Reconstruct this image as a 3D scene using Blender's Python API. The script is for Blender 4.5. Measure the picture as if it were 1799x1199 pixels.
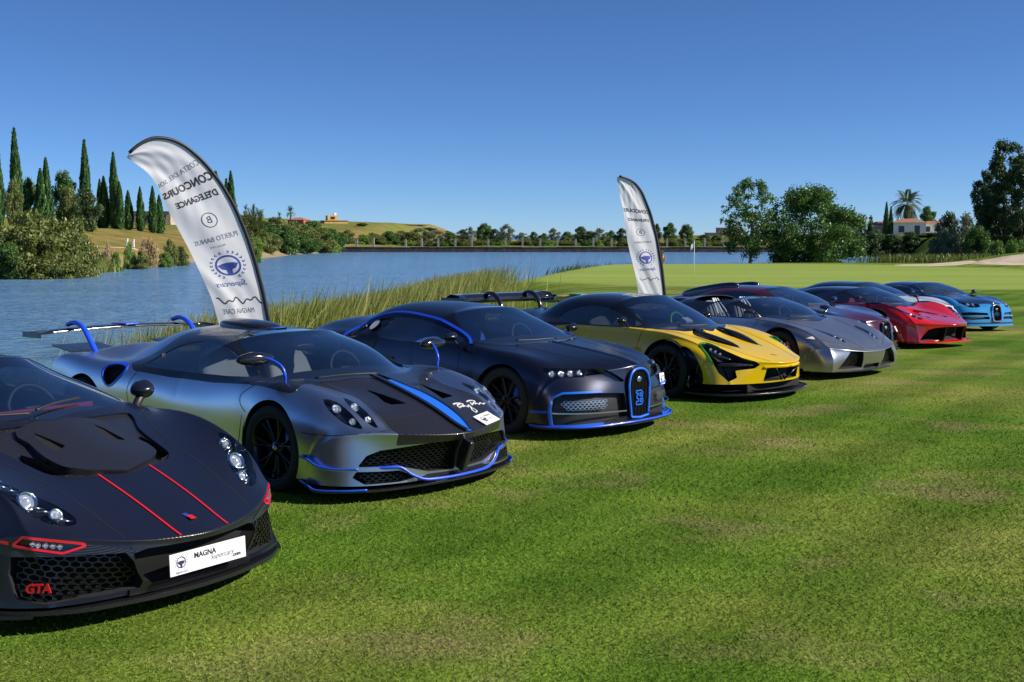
import bpy, bmesh, math, random
import numpy as np
from mathutils import Vector, Matrix, Euler
from mathutils.bvhtree import BVHTree

# ------------------------------------------------------------------ camera, sky, sun, exposure
for o in list(bpy.data.objects): bpy.data.objects.remove(o)
scene = bpy.context.scene
COL = scene.collection
CAM_H = 1.89
cam_d = bpy.data.cameras.new('camera'); cam = bpy.data.objects.new('camera', cam_d); COL.objects.link(cam)
cam_d.sensor_width = 36.0; cam_d.lens = 42.0; cam_d.clip_start = 0.1; cam_d.clip_end = 9000
cam.location = (0, 0, CAM_H)
cam.rotation_euler = (math.radians(90) - math.atan((599.5 - 414.0) / 2100.0), 0, 0)
scene.camera = cam
SUN_EL, SUN_AZ = math.radians(33), math.radians(97)      # azimuth clockwise from +Y (the view direction): the sun stands to the right
world = bpy.data.worlds.new('World'); scene.world = world; world.use_nodes = True
wn = world.node_tree.nodes; wl = world.node_tree.links
sky = wn.new('ShaderNodeTexSky'); sky.sky_type = 'NISHITA'; sky.sun_disc = False
sky.sun_elevation = SUN_EL; sky.sun_rotation = SUN_AZ
sky.altitude = 2000; sky.air_density = 0.7; sky.dust_density = 0.0; sky.ozone_density = 10.0
wn['Background'].inputs['Strength'].default_value = 0.082
wl.new(sky.outputs[0], wn['Background'].inputs[0])
sun_d = bpy.data.lights.new('sun', 'SUN'); sun_d.energy = 5.0; sun_d.angle = math.radians(0.53); sun_d.color = (1.0, 0.93, 0.83)
sun = bpy.data.objects.new('sun', sun_d); COL.objects.link(sun)
sdir = Vector((math.sin(SUN_AZ) * math.cos(SUN_EL), math.cos(SUN_AZ) * math.cos(SUN_EL), math.sin(SUN_EL)))
sun.rotation_euler = sdir.to_track_quat('Z', 'Y').to_euler()
scene.view_settings.view_transform = 'Standard'; scene.view_settings.look = 'None'
scene.view_settings.exposure = 0.5; scene.view_settings.gamma = 1.0
scene.render.engine = 'CYCLES'

# ------------------------------------------------------------------ surface core: half-car spline patches cut by outlines
def bsp_mats(n, per, mirror):
    """uniform cubic B-spline: sampling matrix for n knots, per samples per interval, with partial interpolation"""
    def row(t):
        i = min(int(t), n - 2); f = t - i
        w = [(1 - f) ** 3 / 6, (3 * f ** 3 - 6 * f ** 2 + 4) / 6, (-3 * f ** 3 + 3 * f ** 2 + 3 * f + 1) / 6, f ** 3 / 6]
        r = np.zeros(n)
        for k in range(4):
            j = i - 1 + k
            if j < 0: r[0] += 2 * w[k]; r[1] -= w[k]
            elif j >= n:
                if mirror == 0: r[n - 1] += 2 * w[k]; r[n - 2] -= w[k]
                else: r[n - 2] += mirror * w[k]
            else: r[j] += w[k]
        return r
    A = np.array([row(i) for i in range(n)])
    if mirror == -1: A[n - 1] = 0; A[n - 1, n - 1] = 1
    S = np.array([row(t) for t in np.linspace(0, n - 1, (n - 1) * per + 1)])
    if mirror == -1: S[-1] = 0; S[-1, n - 1] = 1
    K = 0.85
    M = np.eye(n) + K * (np.linalg.inv(A) - np.eye(n))
    return S @ M

def body_surface(rows, nu, nv, crisp=False):
    """rows: list of (x[8], y[8], z[8]); returns vertex grid (U, V, 3) and outward normals of the y >= 0 half"""
    P = np.array([[list(map(float, r[k])) for k in range(3)] for r in rows])      # rows, 3, cols
    for at in (7, 5, 2):                       # extra lines keep the roof edge, the cowl and the nose edge crisp
        a = P[at] + (P[at + 1] - P[at]) * 0.22; b = P[at] + (P[at - 1] - P[at]) * 0.22
        P = np.concatenate([P[:at], b[None], P[at:at + 1], a[None], P[at + 1:]])
    if crisp:                                  # the same along the shoulder line
        a = P[:, :, 3] + (P[:, :, 4] - P[:, :, 3]) * .25; b = P[:, :, 3] + (P[:, :, 2] - P[:, :, 3]) * .25
        P = np.concatenate([P[:, :, :3], b[:, :, None], P[:, :, 3:4], a[:, :, None], P[:, :, 4:]], 2)
    n, _, m = P.shape
    Su = bsp_mats(n, nu, 0); Sx = bsp_mats(m, nv, 1); Sy = bsp_mats(m, nv, -1)
    G = np.stack([Su @ P[:, 0] @ Sx.T, Su @ P[:, 1] @ Sy.T, Su @ P[:, 2] @ Sx.T], -1)
    G[:, -1, 1] = 0
    du = np.gradient(G, axis=0); dv = np.gradient(G, axis=1)
    dv[:, -1] = [0, -1, 0] * np.linalg.norm(dv[:, -1], axis=1)[:, None]
    N = np.cross(du, dv); N /= np.maximum(np.linalg.norm(N, axis=2)[..., None], 1e-9)
    if N[n * nu // 2, -1, 2] < 0: N = -N
    N[:, -1, 1] = 0
    return G, N

class Shell:
    """named pieces of one half-car surface sharing vertices; outlines cut pieces from one another"""
    def __init__(s, rows, nu=10, nv=9, crisp=False):
        G, N = body_surface(rows, nu, nv, crisp); U, V, _ = G.shape
        s.V = G.reshape(-1, 3); s.N = N.reshape(-1, 3)
        idx = np.arange(U * V).reshape(U, V)
        q = np.stack([idx[:-1, :-1], idx[:-1, 1:], idx[1:, 1:], idx[1:, :-1]], -1).reshape(-1, 4)
        c = np.cross(s.V[q[:, 1]] - s.V[q[:, 0]], s.V[q[:, 2]] - s.V[q[:, 0]])
        flip = (c * s.N[q[:, 0]]).sum(1).sum() < 0
        s.q = q[:, ::-1] if flip else q
        s.P = {'body': [tuple(f) for f in s.q]}
        vv = [Vector(v) for v in s.V]
        s.bvh = BVHTree.FromPolygons(vv, [list(map(int, f)) for f in s.q])
        s.V0, s.N0 = s.V, s.N
    def cut(s, src, sdf, dst):
        """move the part of piece src where sdf < 0 into piece dst (None drops it)"""
        g = sdf(s.V); fs = s.P[src]; ins, out = [], []
        newV, newN, cache = [], [], {}; base = len(s.V)
        def mid(a, b):
            k = (a, b) if a < b else (b, a)
            if k not in cache:
                a, b = k; t = g[a] / (g[a] - g[b]); t = min(max(t, 0.001), 0.999)
                newV.append(s.V[a] + t * (s.V[b] - s.V[a])); nn = s.N[a] + t * (s.N[b] - s.N[a])
                newN.append(nn / max(np.linalg.norm(nn), 1e-9)); cache[k] = base + len(newV) - 1
            return cache[k]
        neg = g < 0
        for f in fs:
            c = sum(1 for i in f if neg[i])
            if c == len(f): ins.append(f)
            elif c == 0: out.append(f)
            else:
                a_, b_ = [], []
                for i, v in enumerate(f):
                    w = f[(i + 1) % len(f)]
                    (a_ if neg[v] else b_).append(v)
                    if neg[v] != neg[w]:
                        m = mid(v, w); a_.append(m); b_.append(m)
                if len(a_) > 2: ins.append(tuple(a_))
                if len(b_) > 2: out.append(tuple(b_))
        if newV:
            s.V = np.vstack([s.V, newV]); s.N = np.vstack([s.N, newN])
        s.P[src] = out
        if dst is not None: s.P.setdefault(dst, []).extend(ins)
        return s
    def panel(s, src, sdf, dst, gap=0.004):
        """as cut, but leaves a shut line round the new panel"""
        s.cut(src, sdf, dst)
        s.cut(dst, lambda V: -(sdf(V) + gap), None)
    def snap(s, p, off=0.0):
        """nearest point of the uncut skin (either side of the car)"""
        sg = -1 if p[1] < 0 else 1
        loc, nrm, i, d = s.bvh.find_nearest(Vector((p[0], abs(p[1]), p[2])))
        n = Vector(s.N0[s.q[i][0]])
        loc = loc + n * off
        return Vector((loc.x, loc.y * sg, loc.z)), Vector((n.x, n.y * sg, n.z))
    def shoot(s, o, d, off=0.0):
        o = Vector(o); d = Vector(d)
        loc, nrm, i, t = s.bvh.ray_cast(o, d)
        if loc is None: return None
        return loc + Vector(s.N0[s.q[i][0]]) * off

def smooth_poly(pts, closed=True, n=5):
    P = np.array(pts, float); m = len(P); out = []
    for i in range(m if closed else m - 1):
        g = lambda k: P[k % m] if closed else P[min(max(k, 0), m - 1)]
        p0, p1, p2, p3 = g(i - 1), g(i), g(i + 1), g(i + 2)
        for k in range(n):
            t = k / n
            out.append(0.5 * ((2 * p1) + (-p0 + p2) * t + (2 * p0 - 5 * p1 + 4 * p2 - p3) * t * t + (-p0 + 3 * p1 - 3 * p2 + p3) * t ** 3))
    if not closed: out.append(P[-1])
    return np.array(out)

def poly_sdf2(Q, poly):
    poly = np.asarray(poly, float); d = np.full(len(Q), 1e9); inside = np.zeros(len(Q), bool)
    for i in range(len(poly)):
        a, b = poly[i], poly[(i + 1) % len(poly)]
        e = b - a; w = Q - a
        t = np.clip((w @ e) / max(e @ e, 1e-12), 0, 1)
        d = np.minimum(d, np.linalg.norm(w - t[:, None] * e, axis=1))
        c = (a[1] > Q[:, 1]) != (b[1] > Q[:, 1])
        if abs(b[1] - a[1]) > 1e-12:
            xs = (b[0] - a[0]) * (Q[:, 1] - a[1]) / (b[1] - a[1]) + a[0]
            inside ^= c & (Q[:, 0] < xs)
    return np.where(inside, -d, d)

AX = {'S': (0, 2, 1), 'F': (1, 2, 0), 'T': (0, 1, 2)}
def reg(plane, poly, lim=-9, lim2=9, smooth=0):
    """outline on the side (x,z), front (y,z) or top (x,y) view; lim..lim2 bound the third axis"""
    if smooth: poly = smooth_poly(poly, True, smooth)
    a, b, c = AX[plane]
    return lambda V: np.maximum(np.maximum(poly_sdf2(V[:, [a, b]], poly), lim - V[:, c]), V[:, c] - lim2)
def reg3(pts, smooth=0, depth=0.35):
    """outline given as 3D points near the skin; cut along the normal of their best plane"""
    P = np.array(pts, float); P[:, 1] = np.abs(P[:, 1])
    if smooth: P = smooth_poly(P, True, smooth)
    c = P.mean(0); u, sv, vt = np.linalg.svd(P - c)
    e1, e2, n = vt
    return lambda V: np.maximum(poly_sdf2(np.stack([(V - c) @ e1, (V - c) @ e2], 1), np.stack([(P - c) @ e1, (P - c) @ e2], 1)), np.abs((V - c) @ n) - depth)
def circ(cx, cz, r, ymin=0.5, rz=None):
    rz = rz or r
    return lambda V: np.maximum((np.sqrt(((V[:, 0] - cx) / r) ** 2 + ((V[:, 2] - cz) / rz) ** 2) - 1) * r, ymin - V[:, 1])
def both(*fs): return lambda V: np.maximum.reduce([f(V) for f in fs])
def anyof(*fs): return lambda V: np.minimum.reduce([f(V) for f in fs])
def inv(f): return lambda V: -f(V)
def grow(f, d): return lambda V: f(V) - d
def band(f, w): return lambda V: np.abs(f(V)) - w
# ------------------------------------------------------------------ car skins: 13 cross lines from the front lip to the tail, 8 points each from the sill to the centre line
def tail(W, zt, x11, x12, zdeck):
    return [([x11 + .2, x11 + .15, x11 + .1, x11 + .08, x11 + .05, x11 + .02, x11, x11], [W * .96, W * .97, W * .96, W * .92, W * .75, W * .51, W * .26, 0], [.2, .4, .62, zt, zt + .03, zdeck - .02, zdeck, zdeck]),
            ([x12 + .2, x12 + .12, x12 + .07, x12 + .04, x12 + .02, x12, x12, x12], [W * .94, W * .94, W * .92, W * .87, W * .71, W * .5, W * .25, 0], [.2, .26, .30, .32, .33, .33, .33, .33])]
X = lambda v: [v] * 8
SKIN = {}
SKIN['chiron'] = [
 ([.42,.56,.68,.78,.86,.92,.96,.97],[.99,.98,.92,.82,.66,.46,.22,0],[.13]*8),
 ([.40,.50,.62,.74,.84,.91,.96,.98],[.995,.99,.94,.84,.68,.47,.22,0],[.15,.26,.34,.38,.40,.40,.40,.40]),
 ([.39,.45,.53,.62,.72,.82,.92,.96],[1.0,1.0,.96,.86,.68,.46,.22,0],[.16,.34,.50,.60,.64,.66,.68,.70]),
 ([.38,.40,.42,.42,.48,.56,.64,.68],[1.0,1.01,.98,.87,.66,.44,.22,0],[.15,.38,.60,.72,.73,.74,.755,.77]),
 ([0,0,0,.02,.06,.1,.13,.15],[1.0,1.02,1.015,.90,.68,.44,.22,0],[.14,.38,.63,.81,.815,.82,.83,.84]),
 ([-.45,-.45,-.45,-.45,-.40,-.33,-.27,-.25],[.99,.985,.985,.90,.76,.50,.25,0],[.13,.36,.62,.83,.865,.875,.88,.885]),
 ([-.9,-.9,-.9,-.9,-.75,-.68,-.64,-.62],[.985,.97,.965,.90,.76,.58,.30,0],[.13,.34,.60,.84,.94,1.01,1.035,1.04]),
 ([-1.35,-1.35,-1.35,-1.35,-1.25,-1.15,-1.05,-1.02],[.985,.965,.96,.90,.82,.66,.36,0],[.13,.34,.60,.85,.98,1.13,1.205,1.22]),
 (X(-1.8),[.99,.97,.97,.915,.83,.67,.38,0],[.13,.34,.60,.86,.99,1.15,1.24,1.26]),
 (X(-2.25),[1.0,1.0,1.01,.97,.83,.63,.36,0],[.13,.35,.61,.87,.98,1.12,1.205,1.225]),
 (X(-2.71),[1.01,1.02,1.02,.97,.80,.58,.32,0],[.14,.38,.64,.87,.94,1.02,1.08,1.095])] + tail(1.02, .82, -3.5, -3.56, .93)
SKIN['veyron'] = [
 ([.40,.54,.66,.75,.82,.87,.90,.91],[.98,.96,.90,.80,.64,.45,.22,0],[.14]*8),
 ([.39,.48,.60,.71,.80,.86,.90,.91],[.985,.97,.92,.82,.66,.46,.22,0],[.16,.26,.34,.38,.40,.40,.40,.40]),
 ([.38,.43,.50,.58,.66,.75,.83,.86],[.99,.98,.94,.85,.68,.46,.22,0],[.17,.35,.50,.59,.63,.64,.655,.67]),
 ([.37,.38,.38,.37,.40,.46,.54,.58],[.99,.995,.97,.86,.66,.44,.22,0],[.15,.38,.60,.73,.74,.735,.74,.75]),
 ([0,0,0,.02,.05,.08,.1,.1],[.98,1.0,.99,.89,.69,.45,.22,0],[.14,.38,.63,.82,.82,.805,.81,.82]),
 ([-.45,-.45,-.45,-.45,-.42,-.36,-.32,-.30],[.97,.96,.96,.89,.75,.50,.25,0],[.13,.36,.62,.83,.86,.87,.875,.88]),
 ([-.9,-.9,-.9,-.9,-.78,-.72,-.68,-.66],[.965,.945,.94,.88,.74,.57,.30,0],[.13,.34,.60,.84,.95,1.02,1.045,1.05]),
 ([-1.35,-1.35,-1.35,-1.35,-1.28,-1.18,-1.1,-1.06],[.965,.94,.94,.88,.78,.63,.35,0],[.13,.34,.60,.85,.99,1.11,1.17,1.18]),
 (X(-1.8),[.97,.95,.95,.89,.79,.64,.36,0],[.13,.34,.60,.86,.99,1.12,1.19,1.205]),
 (X(-2.25),[.98,.98,.99,.95,.80,.60,.34,0],[.13,.35,.61,.87,.97,1.08,1.15,1.165]),
 (X(-2.71),[.99,1.0,1.0,.95,.78,.56,.30,0],[.14,.38,.64,.87,.92,.99,1.04,1.055])] + tail(1.0, .82, -3.42, -3.48, .90)
SKIN['huayra'] = [
 ([.45,.60,.74,.86,.95,1.01,1.04,1.05],[1.0,.99,.93,.82,.65,.45,.22,0],[.13]*8),
 ([.44,.55,.68,.82,.93,1.01,1.06,1.08],[1.0,.99,.94,.83,.66,.45,.22,0],[.14,.24,.30,.32,.32,.32,.32,.32]),
 ([.42,.50,.62,.77,.92,1.05,1.14,1.18],[1.0,.995,.95,.85,.68,.46,.22,0],[.16,.34,.46,.515,.515,.495,.475,.47]),
 ([.40,.42,.46,.52,.62,.70,.76,.78],[1.0,1.01,.99,.86,.66,.44,.22,0],[.15,.38,.60,.72,.70,.66,.65,.65]),
 ([0,0,0,.02,.1,.2,.28,.30],[1.0,1.02,1.01,.88,.68,.45,.22,0],[.14,.38,.64,.83,.82,.775,.78,.79]),
 ([-.45,-.45,-.45,-.45,-.30,-.1,.06,.12],[.98,.95,.95,.88,.74,.50,.25,0],[.13,.34,.60,.81,.83,.83,.83,.83]),
 ([-.9,-.9,-.9,-.9,-.72,-.5,-.36,-.32],[.97,.93,.93,.86,.74,.54,.28,0],[.13,.33,.58,.79,.92,1.0,1.025,1.03]),
 ([-1.35,-1.35,-1.35,-1.35,-1.2,-1.0,-.85,-.8],[.97,.93,.94,.86,.73,.56,.30,0],[.13,.33,.58,.80,.97,1.10,1.155,1.165]),
 (X(-1.8),[.98,.95,.97,.90,.72,.55,.30,0],[.13,.34,.60,.80,.95,1.09,1.16,1.175]),
 (X(-2.3),[1.0,1.0,1.02,.94,.72,.50,.27,0],[.13,.36,.62,.83,.88,1.0,1.08,1.10]),
 (X(-2.8),[1.0,1.02,1.03,.95,.72,.48,.25,0],[.14,.38,.64,.86,.85,.88,.94,.96])] + tail(1.03, .82, -3.45, -3.5, .88)
SKIN['gta'] = [
 ([.42,.58,.72,.84,.92,.97,1.0,1.01],[.95,.92,.855,.76,.60,.42,.22,0],[.14]*8),
 ([.41,.52,.66,.80,.92,1.02,1.08,1.10],[.955,.92,.865,.77,.61,.42,.22,0],[.15,.25,.30,.31,.31,.30,.30,.30]),
 ([.40,.48,.60,.74,.88,1.0,1.08,1.12],[.96,.93,.875,.79,.63,.43,.22,0],[.16,.35,.47,.495,.465,.43,.41,.405]),
 ([.38,.40,.44,.50,.58,.64,.68,.70],[.97,.965,.925,.81,.63,.43,.22,0],[.15,.38,.60,.70,.63,.59,.575,.57]),
 ([0,0,0,.02,.08,.14,.18,.20],[1.0,1.02,1.0,.88,.68,.45,.22,0],[.14,.38,.64,.83,.77,.74,.74,.745]),
 ([-.45,-.45,-.45,-.45,-.36,-.25,-.18,-.15],[.98,.96,.96,.89,.76,.52,.26,0],[.13,.34,.60,.85,.86,.86,.865,.87]),
 ([-.9,-.9,-.9,-.9,-.8,-.7,-.62,-.58],[.97,.94,.94,.88,.76,.56,.28,0],[.13,.33,.58,.84,.95,1.01,1.03,1.035]),
 ([-1.35,-1.35,-1.35,-1.35,-1.25,-1.15,-1.05,-1.0],[.97,.94,.94,.88,.74,.58,.32,0],[.13,.33,.58,.84,.99,1.11,1.195,1.205]),
 (X(-1.8),[.98,.96,.97,.90,.73,.57,.31,0],[.13,.34,.60,.84,.98,1.11,1.20,1.21]),
 (X(-2.3),[1.0,1.0,1.02,.94,.74,.53,.28,0],[.13,.36,.62,.85,.93,1.04,1.10,1.115]),
 (X(-2.8),[1.0,1.02,1.03,.95,.74,.5,.25,0],[.14,.38,.64,.87,.88,.94,.98,1.0])] + tail(1.03, .82, -3.45, -3.5, .9)
SKIN['senna'] = [
 ([.44,.60,.74,.86,.96,1.04,1.09,1.10],[.98,.96,.90,.79,.62,.42,.21,0],[.22]*8),
 ([.43,.54,.68,.82,.95,1.06,1.14,1.17],[.985,.97,.91,.80,.63,.43,.21,0],[.2,.28,.34,.36,.36,.36,.36,.36]),
 ([.42,.49,.60,.74,.90,1.06,1.18,1.22],[.99,.98,.93,.83,.66,.45,.22,0],[.18,.36,.48,.51,.51,.49,.475,.47]),
 ([.40,.41,.44,.48,.56,.64,.70,.72],[.99,1.0,.97,.86,.66,.44,.22,0],[.16,.38,.58,.68,.67,.62,.605,.60]),
 ([0,0,0,.0,.06,.12,.17,.18],[.99,1.01,.99,.87,.68,.45,.22,0],[.15,.38,.63,.80,.79,.74,.73,.73]),
 ([-.45,-.45,-.45,-.45,-.35,-.22,-.12,-.08],[.97,.93,.93,.86,.73,.50,.25,0],[.14,.34,.60,.83,.845,.845,.845,.85]),
 ([-.9,-.9,-.9,-.9,-.78,-.62,-.50,-.46],[.96,.91,.90,.84,.73,.54,.28,0],[.14,.33,.58,.84,.94,1.02,1.045,1.05]),
 ([-1.35,-1.35,-1.35,-1.35,-1.22,-1.08,-.96,-.92],[.96,.90,.90,.84,.72,.57,.32,0],[.14,.33,.58,.84,.99,1.15,1.225,1.24]),
 (X(-1.8),[.97,.93,.94,.87,.71,.56,.31,0],[.14,.34,.60,.84,.98,1.15,1.235,1.25]),
 (X(-2.3),[.99,.98,1.0,.93,.72,.52,.28,0],[.14,.36,.62,.85,.93,1.07,1.14,1.155]),
 (X(-2.7),[1.0,1.0,1.01,.94,.72,.5,.25,0],[.14,.38,.64,.86,.88,.95,1.0,1.01])] + tail(1.02, .82, -3.4, -3.45, .92)
SKIN['lambo'] = [
 ([.44,.58,.72,.84,.88,.90,.92,.93],[1.0,.98,.95,.89,.68,.45,.22,0],[.12]*8),
 ([.43,.56,.70,.85,.92,.96,.98,.99],[1.005,.99,.96,.89,.68,.46,.22,0],[.15,.24,.28,.29,.29,.28,.28,.28]),
 ([.42,.50,.62,.78,.90,.96,1.0,1.01],[1.01,1.0,.97,.88,.68,.46,.22,0],[.17,.34,.44,.46,.435,.41,.39,.385]),
 ([.39,.40,.42,.46,.54,.60,.64,.65],[1.01,1.02,.99,.88,.68,.45,.22,0],[.15,.38,.58,.66,.63,.60,.585,.58]),
 ([0,0,0,.02,.06,.1,.13,.14],[1.01,1.03,1.01,.90,.69,.45,.22,0],[.14,.38,.62,.78,.76,.74,.735,.735]),
 ([-.45,-.45,-.45,-.45,-.35,-.22,-.12,-.08],[.99,.96,.96,.90,.74,.50,.25,0],[.13,.34,.60,.82,.83,.83,.83,.83]),
 ([-.9,-.9,-.9,-.9,-.74,-.56,-.45,-.42],[.98,.94,.94,.89,.74,.54,.28,0],[.13,.33,.58,.84,.92,.975,.99,.995]),
 ([-1.35,-1.35,-1.35,-1.35,-1.18,-.98,-.86,-.82],[.98,.94,.95,.89,.72,.56,.31,0],[.13,.33,.58,.85,.99,1.07,1.105,1.11]),
 (X(-1.8),[.99,.96,.98,.91,.72,.56,.31,0],[.13,.34,.60,.86,.97,1.06,1.11,1.12]),
 (X(-2.2),[1.0,1.0,1.02,.95,.74,.53,.28,0],[.13,.36,.62,.87,.94,1.02,1.06,1.07]),
 (X(-2.66),[1.01,1.02,1.03,.96,.74,.5,.25,0],[.14,.38,.64,.88,.92,.97,.99,1.0])] + tail(1.03, .84, -3.4, -3.5, .93)
SKIN['laf'] = [
 ([.44,.58,.72,.84,.92,.97,1.0,1.01],[.98,.96,.90,.79,.62,.42,.21,0],[.13]*8),
 ([.43,.53,.67,.81,.93,1.02,1.07,1.09],[.985,.97,.91,.80,.64,.43,.21,0],[.15,.24,.28,.29,.29,.29,.29,.29]),
 ([.42,.49,.62,.77,.92,1.05,1.14,1.18],[.99,.98,.93,.83,.66,.45,.22,0],[.17,.34,.44,.47,.465,.455,.45,.45]),
 ([.40,.41,.44,.49,.58,.66,.72,.74],[.99,1.0,.97,.85,.66,.44,.22,0],[.15,.38,.58,.70,.64,.58,.56,.555]),
 ([0,0,0,.0,.06,.12,.16,.18],[.98,1.0,.98,.85,.67,.45,.22,0],[.14,.38,.64,.84,.77,.69,.67,.67]),
 ([-.45,-.45,-.45,-.45,-.35,-.22,-.12,-.08],[.96,.93,.93,.86,.73,.50,.25,0],[.13,.34,.60,.81,.81,.79,.785,.785]),
 ([-.9,-.9,-.9,-.9,-.75,-.58,-.48,-.44],[.96,.91,.91,.84,.73,.54,.28,0],[.13,.33,.58,.80,.90,.96,.975,.98]),
 ([-1.35,-1.35,-1.35,-1.35,-1.2,-1.02,-.9,-.86],[.96,.91,.92,.84,.71,.55,.31,0],[.13,.33,.58,.80,.95,1.06,1.105,1.11]),
 (X(-1.75),[.97,.94,.96,.88,.70,.54,.30,0],[.13,.34,.60,.81,.94,1.06,1.11,1.12]),
 (X(-2.2),[.99,.98,1.0,.93,.72,.51,.28,0],[.13,.36,.62,.84,.90,.99,1.04,1.05]),
 (X(-2.65),[1.0,1.0,1.01,.94,.72,.5,.25,0],[.14,.38,.64,.87,.87,.90,.93,.94])] + tail(1.01, .82, -3.45, -3.55, .88)
SLOPE = 0.0095
POSE = {'gta': (-2.51, 6.77, -34.5), 'huayra': (-1.22, 9.86, -41), 'chiron': (.56, 12.69, -42), 'senna': (2.6, 15.6, -44.5), 'lambo': (4.6, 18.02, -46.5),
        'veyron_m': (5.66, 20.76, -41.5), 'laf': (7.69, 23.31, -52), 'veyron_w': (9.04, 26.96, -48), 'veyron_b': (11.15, 29.3, -60)}

# ------------------------------------------------------------------ materials
M = {}
def mat(name, col, rough=0.5, metal=0.0, coat=0.0, spec=0.5, emit=0.0, coat_rough=0.03):
    m = bpy.data.materials.new(name); m.use_nodes = True; b = m.node_tree.nodes['Principled BSDF']
    b.inputs['Base Color'].default_value = (*col, 1); b.inputs['Roughness'].default_value = rough; b.inputs['Metallic'].default_value = metal
    b.inputs['Coat Weight'].default_value = coat; b.inputs['Coat Roughness'].default_value = coat_rough; b.inputs['Specular IOR Level'].default_value = spec
    if emit: b.inputs['Emission Color'].default_value = (*col, 1); b.inputs['Emission Strength'].default_value = emit
    M[name] = m; return m
def nodes(m): return m.node_tree.nodes, m.node_tree.links, m.node_tree.nodes['Principled BSDF']
def noise_col(m, scale, c1, c2, detail=4, pos='Object', lo=0.35, hi=0.65):
    """colour varying between c1 and c2 by noise"""
    n, l, b = nodes(m)
    tc = n.new('ShaderNodeTexCoord'); nz = n.new('ShaderNodeTexNoise'); nz.inputs['Scale'].default_value = scale; nz.inputs['Detail'].default_value = detail
    cr = n.new('ShaderNodeValToRGB'); cr.color_ramp.elements[0].position = lo; cr.color_ramp.elements[1].position = hi
    cr.color_ramp.elements[0].color = (*c1, 1); cr.color_ramp.elements[1].color = (*c2, 1)
    l.new(tc.outputs[pos], nz.inputs['Vector']); l.new(nz.outputs['Fac'], cr.inputs['Fac']); l.new(cr.outputs['Color'], b.inputs['Base Color'])
    return nz, cr
def add_bump(m, scale, strength, dist=0.01, detail=3, pos='Object'):
    n, l, b = nodes(m)
    tc = n.new('ShaderNodeTexCoord'); nz = n.new('ShaderNodeTexNoise'); nz.inputs['Scale'].default_value = scale; nz.inputs['Detail'].default_value = detail
    bp = n.new('ShaderNodeBump'); bp.inputs['Strength'].default_value = strength; bp.inputs['Distance'].default_value = dist
    l.new(tc.outputs[pos], nz.inputs['Vector']); l.new(nz.outputs['Fac'], bp.inputs['Height']); l.new(bp.outputs['Normal'], b.inputs['Normal'])
def paint(name, col, rough=0.3, metal=0.0, coat=1.0, grime=0.02):
    """car paint: slight unevenness of the gloss and a film of dust that varies over the panels"""
    m = mat(name, col, rough, metal, coat)
    n, l, b = nodes(m); tc = n.new('ShaderNodeTexCoord')
    nz = n.new('ShaderNodeTexNoise'); nz.inputs['Scale'].default_value = 3.0; nz.inputs['Detail'].default_value = 6
    mr = n.new('ShaderNodeMapRange'); mr.inputs['To Min'].default_value = max(rough - .06, .02); mr.inputs['To Max'].default_value = rough + .08
    l.new(tc.outputs['Object'], nz.inputs['Vector']); l.new(nz.outputs['Fac'], mr.inputs['Value']); l.new(mr.outputs['Result'], b.inputs['Roughness'])
    return m
paint('satin_black', (.008, .010, .022), .25, 0.0, .12)
paint('satin_graphite', (.072, .077, .104), .25, .95, .06)
paint('brushed_silver', (.62, .64, .70), .29, 1.0, 0.1)
paint('yellow_paint', (.70, .46, .003), .2, 0, .35)
paint('titanium_grey', (.42, .425, .445), .28, .9, .1)
paint('maroon_paint', (.060, .007, .018), .14, 0, .8)
paint('navy_paint', (.010, .018, .055), .13, .1, 1)
paint('red_paint', (.62, .008, .012), .14, 0, 1)
paint('white_paint', (.72, .69, .63), .3, 0, 1)
paint('sky_blue_paint', (.035, .27, .60), .14, .1, 1)
paint('black_gloss', (.010, .010, .014), .12, 0, .6)
mat('black_plastic', (.012, .012, .014), .5); mat('rubber', (.016, .016, .017), .75); mat('dark_void', (.004, .004, .005), .9)
mat('black_metal', (.045, .045, .05), .25, .9); mat('steel', (.55, .55, .56), .28, 1); mat('chrome', (.8, .8, .82), .08, 1)
mat('blue_trim', (.012, .075, .66), .3, 0, .6); mat('bright_blue_trim', (.015, .14, .72), .3, 0, .5); mat('red_trim', (.62, .012, .02), .3, 0, .5); mat('green_trim', (.03, .35, .05), .3, 0, .5)
mat('plate_white', (.72, .72, .74), .4); mat('ink_navy', (.012, .014, .07), .6); mat('ink_black', (.01, .01, .012), .6); mat('ink_blue', (.02, .04, .25), .6); mat('ink_grey', (.12, .12, .15), .6)
mat('seat_red', (.50, .025, .06), .6); mat('seat_blue', (.03, .16, .60), .55); mat('seat_cream', (.62, .57, .46), .6); mat('seat_black', (.05, .05, .058), .6); mat('seat_grey', (.16, .16, .17), .6); mat('seat_white', (.75, .75, .75), .6)
mat('interior_dark', (.034, .037, .048), .7); mat('alcantara_grey', (.06, .06, .07), .8); mat('gold_mesh', (.35, .18, .05), .4)
mat('disc_steel', (.25, .25, .26), .35, .9)
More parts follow.
